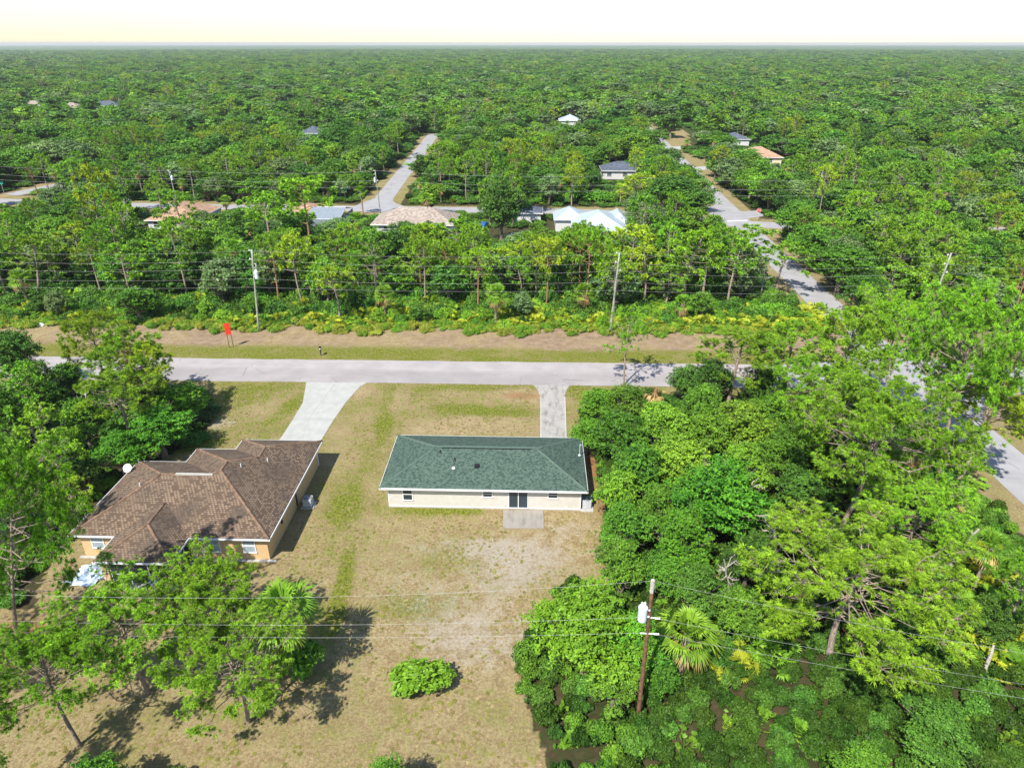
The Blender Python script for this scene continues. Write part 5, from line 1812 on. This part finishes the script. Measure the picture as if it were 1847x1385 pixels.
b = MB()
STUB = snag(440, 5.0, 2, 0.2, (0, 0), 0.4)
x_, y_ = at(1705, 1035)
e = empty('dead_tree', (x_, y_, 0), 0.0, label='leaning grey snag without branches among the palms', cat='dead tree', group='bare dead trees')
e.rotation_euler = (0.05, 0.22, 0)
link('trunk', STUB, e)
x_, y_ = at(1772, 1222)
e = empty('dead_tree', (x_, y_, 0), 1.2, label='short grey stump with a forked top beside the dark low tree', cat='dead tree', group='bare dead trees')
e.rotation_euler = (0.0, 0.12, 1.2)
e.scale = (0.9, 0.9, 0.55)
link('trunk', STUB, e)
deadtree(0, 1212, 915, 1218, 826, 'grey dead tree sticking out of the light green oak crowns', 0.8)
deadtree(1, 1288, 925, 1292, 838, 'bleached dead tree with many twigs left of the central pine', 0.8)
deadtree(2, 1345, 950, 1340, 860, 'pale twiggy dead tree between the central trees', 0.9)
deadtree(1, 1405, 1045, 1392, 925, 'dead grey tree in the dark gap left of the wide forked pine', 0.9)
deadtree(2, 1320, 1085, 1290, 985, 'thin dead tree in the shade of the broad central tree', 0.7)
deadtree(2, 160, 790, 150, 690, 'thin dead tree inside the woods left of the glossy trees', 0.7)
x_, y_ = at(1178, 745)
e = empty('dead_palm', (x_, y_, 0), 0, label='dead brown cabbage palm with hanging fronds near the road', cat='dead palm')
L = Limbs()
L.add([(0, 0, -0.3), (0, 0, 2.0), (0.05, 0, 3.3)], [0.2, 0.18, 0.2], 9)
link('trunk', L.mesh('trunk', M['bark_red']), e)
Vd, Fd, Td = fans(601, 22, 2.9, -1.35, -0.3, 0.8, 0.8, 9, 0.5, 0.05, 1.5)
link('dead_fronds', crown_mesh('dead_fronds', (Vd, Fd, Td), 'dead_leaf'), e)
# landmarks across the main road
G6 = 'tall pines across the main road'
for v, bx, by, tx, ty, r, mt, lab in [(1, 186, 478, 158, 300, 30, 'pine_gold', 'tall yellow-green pine with a long red-brown trunk across the road'), (0, 152, 506, 140, 408, 36, 'pine_gold', 'yellow-green pine left of the transformer pole, thin trunk showing'), (2, 330, 498, 322, 400, 36, 'pine_leaf', 'bright pine with a branching pale trunk left of the transformer pole'),
                                      (3, 70, 545, 52, 428, 38, 'pine_leaf', 'bright pine with twin bare trunks at the far verge'), (4, 210, 490, 204, 395, 34, 'pine_deep', 'deep green pine between two yellow-green ones'), (0, 536, 520, 530, 432, 30, 'pine_leaf', 'pine with a thin pale trunk right of the transformer pole'),
                                      (1, 826, 500, 822, 396, 34, 'pine_leaf', 'pine with a straight trunk in front of the big dark oak'), (2, 1008, 505, 1015, 430, 34, 'pine_leaf', 'pine left of the plain utility pole'), (4, 1130, 530, 1128, 410, 42, 'pine_gold', 'golden pine just right of the plain utility pole'),
                                      (3, 1325, 520, 1336, 412, 56, 'pine_leaf', 'spreading pine with pale bare limbs near the side street'), (5, 1235, 560, 1232, 418, 42, 'pine_leaf', 'slim pine with a bare trunk among palmettos'), (1, 690, 520, 700, 415, 36, 'pine_deep', 'deep green pine below the taupe roof'),
                                      (2, 560, 475, 540, 325, 42, 'pine_leaf', 'tall full pine left of the screened pool cage'), (4, 500, 480, 488, 350, 40, 'pine_leaf', 'tall pine left of the full one by the pool cage'), (0, 600, 505, 610, 420, 36, 'pine_leaf', 'pine below the screened pool cage'),
                                      (0, 340, 452, 345, 352, 30, 'pine_leaf', 'pine standing in front of the terracotta roof'), (5, 1400, 530, 1395, 440, 40, 'pine_leaf', 'pine closest to the side street edge'), (3, 940, 510, 945, 440, 36, 'pine_gold', 'golden pine below the white outbuilding')]:
    TB('pine_m', v, bx, by, tx, ty, r, mt, lab, G6)
G7 = 'large oaks along the back street'
for v, px, py, ht, r, mt, lab in [(1, 938, 346, 9, 52, 'oak_deep', 'big oak on the other side of the back street from the dark multi-stemmed oak'), (2, 1215, 358, 12, 84, 'oak_deep', 'huge dark oak hiding the bend of the back street'), (3, 1165, 395, 8, 45, 'oak_grey', 'grey-green oak right of the metal roof'),
                                  (4, 1150, 375, 7, 30, 'oak_grey', 'small grey-green oak touching the metal roof'), (0, 100, 362, 7.5, 42, 'oak_grey', 'grey-green oak hiding the bend of the back street at the far left'), (1, 60, 385, 7, 40, 'oak_mid', 'mid-green oak below the grey-green one by the street bend'), (2, 1440, 395, 9, 55, 'oak_mid', 'broad oak beside the stop sign'),
                                  (3, 1470, 440, 8.5, 60, 'oak_mid', 'broad oak shading the side street verge'), (4, 1520, 480, 8.5, 65, 'oak_mid', 'oak overhanging the straight part of the side street'), (1, 1232, 322, 9, 40, 'oak_mid', 'mid-green oak leaning over the side street beyond the huge dark one'), (3, 1202, 288, 9, 38, 'oak_deep', 'dark oak on the left edge of the side street, second beyond the huge one'), (4, 1172, 254, 9, 34, 'oak_mid', 'oak on the left edge of the side street near its far driveways'), (1, 1148, 226, 9, 32, 'oak_light', 'light oak on the left edge of the side street at its far end'), (0, 1560, 530, 7, 55, 'oak_deep', 'dark oak left of the leaning grey utility pole')]:
    TC('oak_n' if v != 9 else 'oak_m', v, px, py, ht, r, mt, lab, G7, f=0.6)
TB('oak_n', 1, 905, 441, 903, 326, 50, 'oak_deep', 'big dark oak with several stems beside the metal-roofed house', G7)
# bright vines along the back street
for k, px in enumerate(range(975, 1150, 22)):
    x_, y_ = at(px, 366)
    bush('shrub', k, x_, y_ + 2, 3.4, 2.8, k * 1.3, 'bush_bright', 'bright green vine thicket along the back street behind the metal roof', 'vine thicket behind the metal roof', name='vine_thicket', cat='vines')
for k, px in enumerate((272, 290, 310, 392, 415, 440, 465)):
    x_, y_ = at(px, 360)
    bush('shrub', k, x_, y_ + 2, 3.0, 2.6, k * 1.7, 'bush_bright', 'bright green bush along the back street near the slim transformer pole', 'bushes along the back street')

# ------------------------------------------------------------------ planting: the woods
KEEP = [((255, 370), 0), ((300, 369), 0), ((345, 370), 0), ((385, 371), 0), ((440, 371), 0), ((685, 370), 0), ((672, 378), 0), ((700, 340), 0), ((712, 318), 0), ((735, 285), 0), ((752, 263), 0), ((765, 250), 0), ((810, 378), 0), ((845, 379), 0), ((965, 381), 0), ((995, 382), 0),
        ((640, 355), 0), ((615, 362), 0), ((720, 362), 0), ((750, 376), 0), ((20, 362), 0), ((45, 350), 0), ((80, 345), 0), ((10, 370), 0), ((25, 345), 0), ((15, 335), 0),
        ((325, 372), 3), ((355, 360), 5), ((300, 388), 3), ((285, 395), 3), ((375, 362), 4), ((590, 380), 3), ((615, 382), 3), ((632, 378), 3), ((640, 385), 2), ((655, 385), 2), ((690, 400), 3), ((720, 385), 4), ((760, 385), 4), ((800, 385), 3), 
        ((1010, 380), 4), ((1040, 376), 4), ((1060, 383), 4), ((1085, 380), 4), ((1110, 385), 4), ((1095, 398), 3), ((1105, 410), 3), ((965, 398), 2), ((985, 398), 2), ((905, 365), 7), ((880, 395), 5), ((932, 395), 5), ((905, 420), 3), ((905, 340), 9),
        ((1310, 380), 0), ((1340, 390), 0), ((1380, 384), 0), ((1330, 405), 0), ((1368, 380), 2), ((1385, 430), 0), ((1360, 398), 0), ((1470, 530), 0), ((1490, 545), 0), ((1455, 515), 0), ((1500, 535), 0), ((1430, 470), 0), ((1250, 300), 0), ((1225, 262), 0), ((1245, 285), 0), ((1400, 395), 0), ((1420, 430), 0),
        ((1105, 300), 4), ((1120, 303), 4), ((1112, 315), 1), ((1390, 283), 4), ((1400, 281), 4), ((1025, 216), 3), ((1018, 214), 3), ((1330, 244), 4), ((1345, 250), 3), ((60, 180), 5), ((130, 185), 5), ((195, 180), 5), ((565, 230), 4), ((12, 215), 8)]
KP = []
for (px, py), z in KEEP:
    kx, ky = at(px, py, z)
    KP.append((px, py, math.hypot(kx, ky)))
KP = np.array(KP)
BOX = [(-14.8, 6.8, 50, 63), (-40, -20, 39, 61), (-91, -76, 150, 172), (-62, -43, 154, 173), (-38.5, -16, 149, 166), (3, 24, 144, 169), (19, 36, 222, 239), (10, 27, 376, 397), (71, 91, 252, 272), (78, 93, 302, 321), (-16, 4, 147, 160)]


YARD_A = [at(*q) for q in [(1185, 215), (1215, 215), (1262, 240), (1258, 268), (1225, 268)]]
YARD_B = [at(*q) for q in [(1240, 285), (1285, 288), (1300, 312), (1255, 320)]]


def allowed(x, y, m=0.0):
    yr = y - rot_y(x)
    ok = ~inpoly(x, y, LAWN)
    ok &= ~((yr > ROAD_N - 3.0) & (yr < 98.0 + m))
    for kk, ww in (('r', 6.0), ('c', 6.0), ('l', 6.5), ('b', 6.0)):
        d = dist_path(x, y, {'r': CROSS_R, 'c': CROSS_C, 'l': CROSS_L, 'b': BACK}[kk])
        ok &= d > ww + m
    ok &= ~(inpoly(x, y, YARD_A) | inpoly(x, y, YARD_B))
    for x0, x1, y0, y1 in BOX:
        ok &= ~((x > x0 - m) & (x < x1 + m) & (y > y0 - m) & (y < y1 + m))
    ok &= ~((x > 46) & (y < 77))
    return ok


def in_view(x, y, z=5.0, pad=60):
    v = np.stack([x, y, np.full_like(x, z - H)], -1)
    c = v @ _F
    px = 923.5 + FPX * (v @ _R) / np.maximum(c, 1)
    py = 692.5 - FPX * (v @ _U) / np.maximum(c, 1)
    return (c > 5) & (px > -pad) & (px < 1847 + pad) & (py < 1385 + 200)


rgS = np.random.default_rng(4242)
cand = []
for (d0, d1, sp) in [(24, 130, 4.6), (130, 250, 5.8), (250, 420, 8.6), (420, 700, 11.5), (700, 1300, 15.0), (1300, 2600, 22.0), (2600, 4200, 38.0)]:
    gx, gy = np.meshgrid(np.arange(-d1, d1, sp), np.arange(0, d1, sp))
    gx = gx + rgS.uniform(-0.45, 0.45, gx.shape) * sp
    gy = gy + rgS.uniform(-0.45, 0.45, gy.shape) * sp
    dd = np.hypot(gx, gy)
    k = (dd >= d0) & (dd < d1) & in_view(gx, gy)
    cand.append(np.stack([gx[k], gy[k], np.full(k.sum(), sp)], 1))
cand = np.concatenate(cand)
cand = cand[allowed(cand[:, 0], cand[:, 1])]
cand = cand[np.argsort(np.hypot(cand[:, 0], cand[:, 1]))]
planted = np.array(PLANTED)
plan = {'oak': [], 'pine': [], 'palm': [], 'snag': []}
for x, y, sp in cand:
    d = math.hypot(x, y)
    u = rgS.random()
    front = 98 < y < 104 and x < 46
    clump = math.sin(x * 0.045 + 1.3) + math.sin(y * 0.037 + x * 0.018) + 0.8 * math.sin(x * 0.11 - y * 0.07)
    if y < 77 and x > 5 and u < 0.5:
        continue
    if y < 77:
        kind = 'oak' if u < 0.85 or x > 5 else 'pine'
    elif front:
        if u < 0.55:
            continue
        kind = 'oak' if u < 0.85 else 'pine' if u < 0.95 else 'palm'
    elif x > 52 and y < 175:
        kind = 'oak' if u < 0.66 else 'pine' if u < 0.92 else 'palm' if u < 0.98 else 'snag'
    elif y < 150:
        pp = 0.50 + 0.16 * clump
        kind = 'pine' if u < pp else 'oak' if u < 0.93 else 'palm' if u < 0.98 else 'snag'
    else:
        pp = 0.19 + 0.10 * clump
        kind = 'pine' if u < pp else 'oak' if u < 0.90 else 'palm' if u < 0.98 else 'snag'
    if kind == 'oak':
        r, ht = sp * rgS.uniform(0.55, 1.0), rgS.uniform(4.8, 9.2) * (1 if d < 250 else 1.2)
        if d > 700:
            r, ht = sp * rgS.uniform(0.6, 0.9), rgS.uniform(7, 11)
        if front or y < 77:
            r, ht = rgS.uniform(1.6, 2.8), rgS.uniform(3.0, 5.0)
    elif kind == 'pine':
        r, ht = rgS.uniform(2.0, 3.2) * (1 if d < 420 else sp / 7), rgS.uniform(7.5, 13.0)
        if y < 77:
            r, ht = rgS.uniform(1.2, 1.9), rgS.uniform(4, 7)
    else:
        r, ht = 1.6, rgS.uniform(4, 8)
    if d < 260 and len(planted):
        if (np.hypot(planted[:, 0] - x, planted[:, 1] - y) < (0.75 if y < 77 else 0.5) * (planted[:, 2] + r)).any():
            continue
    # keep the sight lines that the photograph has: streets and roofs seen between crowns
    px, py, c = seen((x, y, ht * 0.62))
    rp, hp = r * FPX / c, ht * 0.42 * FPX / c
    hit = (((KP[:, 0] - px) / (rp * 1.05 + 3)) ** 2 + ((KP[:, 1] - py) / (hp * 1.1 + 4)) ** 2 < 1) & (d < KP[:, 2] - 1)
    if hit.any():
        continue
    if kind == 'pine':
        q = rgS.random() + 0.1 * clump
        mat = 'pine_gold' if q > 0.90 else 'pine_deep' if q < 0.28 else 'pine_leaf'
    else:
        q = rgS.random() - 0.08 * clump
        mat = 'oak_deep' if q < 0.27 else 'oak_mid' if q < 0.60 else 'oak_light' if q < 0.80 else 'oak_grey'
        if 98 < y < 125 and x < 0 and rgS.random() < 0.4:
            mat = 'oak_deep'
    plan[kind].append((x, y, ht, r, float(rgS.uniform(0, 6.28)), mat, int(rgS.integers(0, 60)), d))

LM = [('the red-orange sign board', -45, 92), ('the transformer pole', -41, 95), ('the black mailbox', -28, 86), ('the plain utility pole', 12, 95), ('the leaning grey pole', 58, 96), ('the terracotta roof', -83, 162), ('the pool cage', -50, 163), ('the taupe roof', -27, 158), ('the big multi-stemmed oak', -1, 152),
      ('the pale metal roof', 14, 156), ('the stop sign', 55, 170), ('the back street bend', -150, 192), ('the slate-coloured roof', 28, 230), ('the tan hip roof', 81, 262), ('the blue-grey roof', 85, 312), ('the white far house', 18, 387), ('the side street mouth', -42, 185), ('the slim transformer pole', -95, 184),
      ('the road junction', 49, 82), ('the brown roof', -30, 50), ('the green roof', -4, 56), ('the brown pole', 7, 30), ('the lone dark roof', *at(565, 233, 4)), ('the far row of roofs', *at(130, 190, 4)), ('the arched street end', -49, 330), ('the solitary far pole', fx, fy)]
ORD = ['nearest', 'second', 'third', 'fourth', 'fifth', 'sixth', 'seventh', 'eighth', 'ninth', 'tenth', 'eleventh', 'twelfth']
USED = {}


def place_label(noun, x, y, ht=None, tall=None):
    """which landmark it stands nearest to, on which side, and how far out in the count"""
    n_, lx, ly = min(LM, key=lambda l: math.hypot(l[1] - x, (l[2] - y)))
    dx, dy = x - lx, y - ly
    rel = ('behind' if dy > 0 else 'in front of') if abs(dy) > abs(dx) else ('right of' if dx > 0 else 'left of')
    sz = '' if tall is None else tall
    key = (noun, sz, rel, n_)
    return key, math.hypot(dx, dy)


def settle(objs):
    """objs: (object, key, distance): number look-alikes outward from their landmark"""
    by = {}
    for o, k, d in objs:
        by.setdefault(k, []).append((d, o))
    for (noun, sz, rel, lm), L_ in by.items():
        L_.sort(key=lambda t: t[0])
        for i, (d, o) in enumerate(L_):
            nn = (sz + ' ' if sz else '') + noun
            if len(L_) == 1:
                o['label'] = f'{nn} standing {rel} {lm}, only such one there'
            elif i < len(ORD):
                o['label'] = f'{nn} {rel} {lm}, {ORD[i]} from it' if i else f'{nn} {rel} {lm}, nearest to it'
            else:
                o['label'] = f'{nn} {rel} {lm}, beyond the first twelve'


todo = []
CAP = {'oak': 235, 'pine': 250, 'palm': 130, 'snag': 40}
rest = {'oak': [], 'pine': [], 'palm': [], 'snag': []}
for kind in ('oak', 'pine', 'palm', 'snag'):
    n = 0
    for (x, y, ht, r, rz, mat, var, d) in plan[kind]:
        if n >= CAP[kind]:
            rest[kind].append((x, y, ht, r, rz, mat, var, d))
            continue
        n += 1
        grp = {'oak': 'oaks of the woods', 'pine': 'pines of the woods', 'palm': 'cabbage palms', 'snag': 'bare dead trees'}[kind]
        sz = ('low', '', 'tall')[0 if ht < (6 if kind == 'oak' else 9) else 1 if ht < (7.6 if kind == 'oak' else 11.5) else 2]
        if kind == 'oak':
            e = tree('oak_n' if d < 85 else 'oak_m', var, x, y, ht, r, rz, mat, None, grp)
            todo.append((e, *place_label(COLR[mat] + ' oak', x, y, ht, sz)))
        elif kind == 'pine':
            e = tree('pine_n' if d < 85 else 'pine_m', var, x, y, ht, r, rz, mat, None, grp)
            todo.append((e, *place_label(COLR[mat] + ' pine', x, y, ht, sz)))
        elif kind == 'palm':
            e = palm_tree(var, x, y, 0.8 + 0.03 * (var % 12), rz, None, grp, 'palm_leaf')
            todo.append((e, *place_label('cabbage palm', x, y)))
        else:
            e = empty('dead_tree', (x, y, 0), rz, cat='dead tree', group=grp)
            e.scale = (1, 1, ht / 7)
            link('trunk', SNAG[var % 3], e)
            todo.append((e, *place_label('bare grey dead tree', x, y)))

# palmettos, shrubs and weeds along the far verge, one by one
nb_ = 0
for i in range(700):
    x = rgS.uniform(-92, 47) if rgS.random() < 0.7 else rgS.uniform(-12, 46)
    t = rgS.random()
    y = 97.2 + rot_y(x) + 9.5 * t ** 1.2 + 0.8 * math.sin(x * 0.31) + 0.6
    if abs(x - 11.6) < 0.8 and y < 97:
        continue
    px, py, c = seen((x, y, 0.5))
    if not (-20 < px < 1860):
        continue
    den = 0.45 + 0.35 * math.sin(x * 0.16 + 0.5) + (0.25 if x > -25 else 0)
    u = rgS.random()
    if u < den:
        if plan.setdefault('n_palmetto', [0])[0]   >= 270:
            continue
        plan['n_palmetto'][0] += 1
        o = bush('palmetto', i, x, y, rgS.uniform(1.0, 2.1), rgS.uniform(0.9, 1.7), rgS.uniform(0, 6), 'palmetto' if rgS.random() < 0.75 else 'palm_leaf', None, 'saw palmettos along the far verge')
        todo.append((o, *place_label('yellow-green saw palmetto', x, y)))
    elif u < den + 0.35:
        if plan.setdefault('n_shrub', [0])[0] >= 150:
            continue
        plan['n_shrub'][0] += 1
        o = bush('shrub', i, x, y, rgS.uniform(0.8, 1.7), rgS.uniform(0.8, 2.2), rgS.uniform(0, 6), ['oak_mid', 'bush_bright', 'oak_light', 'bush_lime'][i % 4], None, 'shrubs along the far verge')
        todo.append((o, *place_label(COLR[['oak_mid', 'bush_bright', 'oak_light', 'bush_lime'][i % 4]] + ' shrub', x, y)))
settle(todo)


# ------------------------------------------------------------------ the woods beyond, and the undergrowth: nobody could count them
def joined(name, parts):
    """one mesh of trunk and crown for a distant tree"""
    V, F, T, MI, mats, base_ = [], [], [], [], [], 0
    for k, (me_, mat) in enumerate(parts):
        n = len(me_.vertices)
        v = np.empty(n * 3, np.float32)
        me_.vertices.foreach_get('co', v)
        f = np.empty(len(me_.loops), np.int32)
        me_.loops.foreach_get('vertex_index', f)
        V.append(v.reshape(-1, 3))
        F.append(f.reshape(-1, 4) + base_)
        t = np.zeros(n, np.float32)
        if 'tint' in me_.attributes:
            me_.attributes['tint'].data.foreach_get('value', t)
        T.append(t)
        MI.append(np.full(len(f) // 4, k, np.int32))
        mats.append(M[mat])
        base_ += n
    return npmesh(name, np.concatenate(V), [np.concatenate(F)], mats, np.concatenate(MI), attrs={'tint': np.concatenate(T)})


def mass(name, protos, pts, label, cat):
    """instances of the given meshes at pts (x, y, z rotation, width, height, which)"""
    coll = bpy.data.collections.new(name + '_kinds')
    for i, me_ in enumerate(protos):
        o = bpy.data.objects.new('%s_%02d' % (name, i), me_)
        coll.objects.link(o)
    pts = np.array(pts, np.float32)
    me_ = bpy.data.meshes.new(name)
    me_.vertices.add(len(pts))
    co = np.zeros((len(pts), 3), np.float32)
    co[:, :2] = pts[:, :2]
    me_.vertices.foreach_set('co', co.ravel())
    a = me_.attributes.new('turn', 'FLOAT_VECTOR', 'POINT')
    tv = np.zeros((len(pts), 3), np.float32)
    tv[:, 2] = pts[:, 2]
    a.data.foreach_set('vector', tv.ravel())
    a = me_.attributes.new('size', 'FLOAT_VECTOR', 'POINT')
    a.data.foreach_set('vector', np.stack([pts[:, 3], pts[:, 3], pts[:, 4]], 1).ravel())
    a = me_.attributes.new('which', 'INT', 'POINT')
    a.data.foreach_set('value', pts[:, 5].astype(np.int32))
    o = link(name, me_, label=label, cat=cat, kind='stuff')
    ng = bpy.data.node_groups.new(name, 'GeometryNodeTree')
    ng.interface.new_socket('Geometry', in_out='INPUT', socket_type='NodeSocketGeometry')
    ng.interface.new_socket('Geometry', in_out='OUTPUT', socket_type='NodeSocketGeometry')
    N = ng.nodes.new
    gi, go = N('NodeGroupInput'), N('NodeGroupOutput')
    ci = N('GeometryNodeCollectionInfo')
    ci.inputs['Collection'].default_value = coll
    ci.inputs['Separate Children'].default_value = True
    ci.inputs['Reset Children'].default_value = True
    ip = N('GeometryNodeInstanceOnPoints')
    ip.inputs['Pick Instance'].default_value = True

    def attr_node(nm, ty):
        n = N('GeometryNodeInputNamedAttribute')
        n.data_type = ty
        n.inputs['Name'].default_value = nm
        return n.outputs['Attribute']

    er = N('FunctionNodeEulerToRotation')
    Lk = ng.links.new
    Lk(gi.outputs[0], ip.inputs['Points'])
    Lk(ci.outputs[0], ip.inputs['Instance'])
    Lk(attr_node('which', 'INT'), ip.inputs['Instance Index'])
    Lk(attr_node('turn', 'FLOAT_VECTOR'), er.inputs[0])
    Lk(er.outputs[0], ip.inputs['Rotation'])
    Lk(attr_node('size', 'FLOAT_VECTOR'), ip.inputs['Scale'])
    Lk(ip.outputs[0], go.inputs[0])
    md = o.modifiers.new('scatter', 'NODES')
    md.node_group = ng
    return o


OAK_F = [broadleaf(150 + i, 8.5, 3.7, 1700, 0.36, flat=1.0) for i in range(4)]
PINE_F = [pine(260 + i, 12.0, 2.6, [0.42, 0.5, 0.58][i % 3], 16, 8, 0.55, 0.12, 4, open_=0.1, low=3) for i in range(3)]
OM, PM = ['oak_deep', 'oak_mid', 'oak_light', 'oak_grey'], ['pine_leaf', 'pine_gold', 'pine_deep']
protoO = [joined('far_oak', [(OAK_F[i % 4][0], 'bark_oak'), (crown_mesh('c', OAK_F[i % 4][1], m), m)]) for m in OM for i in range(2)] + [joined('mid_oak', [(OAK_M[i][0], 'bark_oak'), (crown_of('oak_m', i, m), m)]) for m in OM for i in range(3)]
protoP = [joined('far_pine', [(PINE_F[i][0], 'bark_pine'), (crown_mesh('c', PINE_F[i][1], m), m)]) for m in PM for i in range(3)] + [joined('mid_pine', [(PINE_M[i][0], 'bark_pine'), (crown_of('pine_m', i, m), m)]) for m in PM for i in range(3)]
ptsO = []
for (x, y, ht, r, rz, mat, var, d) in rest['oak']:
    w = OM.index(mat) * 2 + var % 2 if d > 330 else 8 + OM.index(mat) * 3 + var % 3
    ptsO.append((x, y, rz, r / (3.7 if d > 330 else 4.2), ht / 8.5, w))
ptsP = []
for (x, y, ht, r, rz, mat, var, d) in rest['pine']:
    w = PM.index(mat) * 3 + var % 3 if d > 330 else 9 + PM.index(mat) * 3 + var % 3
    ptsP.append((x, y, rz, r / 2.6, ht / 12.0, w))
mass('oak_woods', protoO, ptsO, 'far oak woods merging into one canopy up to the horizon', 'woods')
mass('pine_woods', protoP, ptsP, 'far pines scattered through the canopy up to the horizon', 'woods')
protoQ = [joined('far_palm', [(PALM_T[i], 'bark_palm'), (crown_of('palm', i, 'palm_leaf'), 'palm_leaf'), (ME[('palm_dead', i)], 'dead_leaf')]) for i in range(4)]
mass('palm_woods', protoQ, [(x, y, rz, 1.0 if d < 400 else 1.5, 1.0 if d < 400 else 1.5, var % 4) for (x, y, ht, r, rz, mat, var, d) in rest['palm']], 'far cabbage palms dotted through the woods', 'woods')
# undergrowth filling the woodland floor
us = []
for (d0, d1, sp) in [(24, 70, 1.15), (70, 130, 1.9), (130, 240, 2.8), (240, 420, 4.6)]:
    gx, gy = np.meshgrid(np.arange(-d1, d1, sp), np.arange(0, d1, sp))
    gx = gx + rgS.uniform(-0.5, 0.5, gx.shape) * sp
    gy = gy + rgS.uniform(-0.5, 0.5, gy.shape) * sp
    dd = np.hypot(gx, gy)
    k = (dd >= d0) & (dd < d1) & in_view(gx, gy, 0.5)
    us.append(np.stack([gx[k], gy[k], np.full(k.sum(), sp)], 1))
us = np.concatenate(us)
us = us[allowed(us[:, 0], us[:, 1], 0.4)]
protoU = [crown_of('shrub', i, m) for m in ('under_leaf_shade', 'oak_deep', 'oak_mid') for i in range(3)] + [crown_of('palmetto', i, m) for i, m in ((0, 'palm_leaf'), (1, 'palmetto'), (2, 'palm_leaf'))]
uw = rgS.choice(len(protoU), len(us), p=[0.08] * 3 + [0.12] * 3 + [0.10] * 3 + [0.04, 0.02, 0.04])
uw = np.where((us[:, 1] < 77) & (us[:, 0] > 8) & (us[:, 0] < 36), np.array([0, 1, 2, 0, 1, 2, 3, 4, 5, 9, 2, 11])[uw], uw)  # near wooded lot gets mostly darkened leaves, deepening its shadows by colour
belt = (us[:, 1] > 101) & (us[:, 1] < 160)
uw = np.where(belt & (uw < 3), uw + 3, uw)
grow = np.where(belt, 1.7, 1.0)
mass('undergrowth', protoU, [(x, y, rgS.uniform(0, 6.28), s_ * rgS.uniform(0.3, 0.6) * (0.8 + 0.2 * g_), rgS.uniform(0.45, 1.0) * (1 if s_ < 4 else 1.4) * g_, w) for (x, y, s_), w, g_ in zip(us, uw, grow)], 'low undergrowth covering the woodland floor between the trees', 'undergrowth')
# tufts of rough grass standing up out of the lawn
lw = np.stack([rgS.uniform(-40, 12, 24000), rgS.uniform(22, 78, 24000)], 1)
lw = lw[inpoly(lw[:, 0], lw[:, 1], LAWN)]
for x0, x1, y0, y1 in [(-14, 6, 51, 61), (-39, -21, 40, 60), (-30, -20, 58, 80), (0.2, 5, 60, 80), (-1.5, 1.5, 47, 53)]:
    lw = lw[~((lw[:, 0] > x0) & (lw[:, 0] < x1) & (lw[:, 1] > y0) & (lw[:, 1] < y1))]
dense = np.sin(lw[:, 0] * 0.5 + 1) * np.sin(lw[:, 1] * 0.37) + 0.6 * np.sin(lw[:, 0] * 1.3 - lw[:, 1] * 0.9)
lw = lw[(dense + rgS.normal(0, 0.6, len(lw))) > 0.1]
M['grass_dry'] = leafmat('dry_grass', (0.26, 0.20, 0.085), (0.50, 0.41, 0.21), trans=0.1)
M['grass_green'] = leafmat('green_grass', (0.16, 0.165, 0.03), (0.36, 0.35, 0.08), trans=0.1)
mass('grass', [crown_of('weed', i, m) for m in ('grass_dry', 'grass_green') for i in range(3)], [(x, y, rgS.uniform(0, 6.28), s_, s_ * rgS.uniform(0.25, 0.5), rgS.integers(0, 6)) for (x, y), s_ in zip(lw, rgS.uniform(0.06, 0.15, len(lw)))], 'rough grass tufts across the dry lawn', 'grass')
# weeds: the ragged edge between the far verge and the woods
wp = []
for i in range(1300):
    x = rgS.uniform(-92, 47)
    y = 96.4 + rot_y(x) + 0.8 * math.sin(x * 0.31) + 0.6 * math.sin(x * 0.83) + abs(rgS.normal(0, 2.4)) - (1.6 if i % 4 == 0 else 0)
    wp.append((x, y, rgS.uniform(0, 6.28), rgS.uniform(0.4, 1.0), rgS.uniform(0.5, 1.2), rgS.integers(0, 6)))
mass('weeds', [crown_of('weed', i, m) for m in ('weed', 'oak_light') for i in range(3)], wp, 'pale weeds along the ragged edge of the far verge', 'weeds')

# ------------------------------------------------------------------ the air over the whole place
b = MB()
b.box(-9600, 9600, -700, 14800, -1.5, 44.0)
hz = bpy.data.materials.new('haze')
hz.use_nodes = True
ht_ = hz.node_tree
ht_.nodes.remove(ht_.nodes['Principled BSDF'])
vol = ht_.nodes.new('ShaderNodeVolumePrincipled')
vol.inputs['Color'].default_value = (0.93, 0.96, 1.0, 1)
vol.inputs['Density'].default_value = 0.0001
vol.inputs['Anisotropy'].default_value = 0.2
ht_.links.new(vol.outputs[0], ht_.nodes['Material Output'].inputs['Volume'])
b.build('haze', hz, None, kind='stuff', label='thin pale summer haze over the woods', cat='haze')
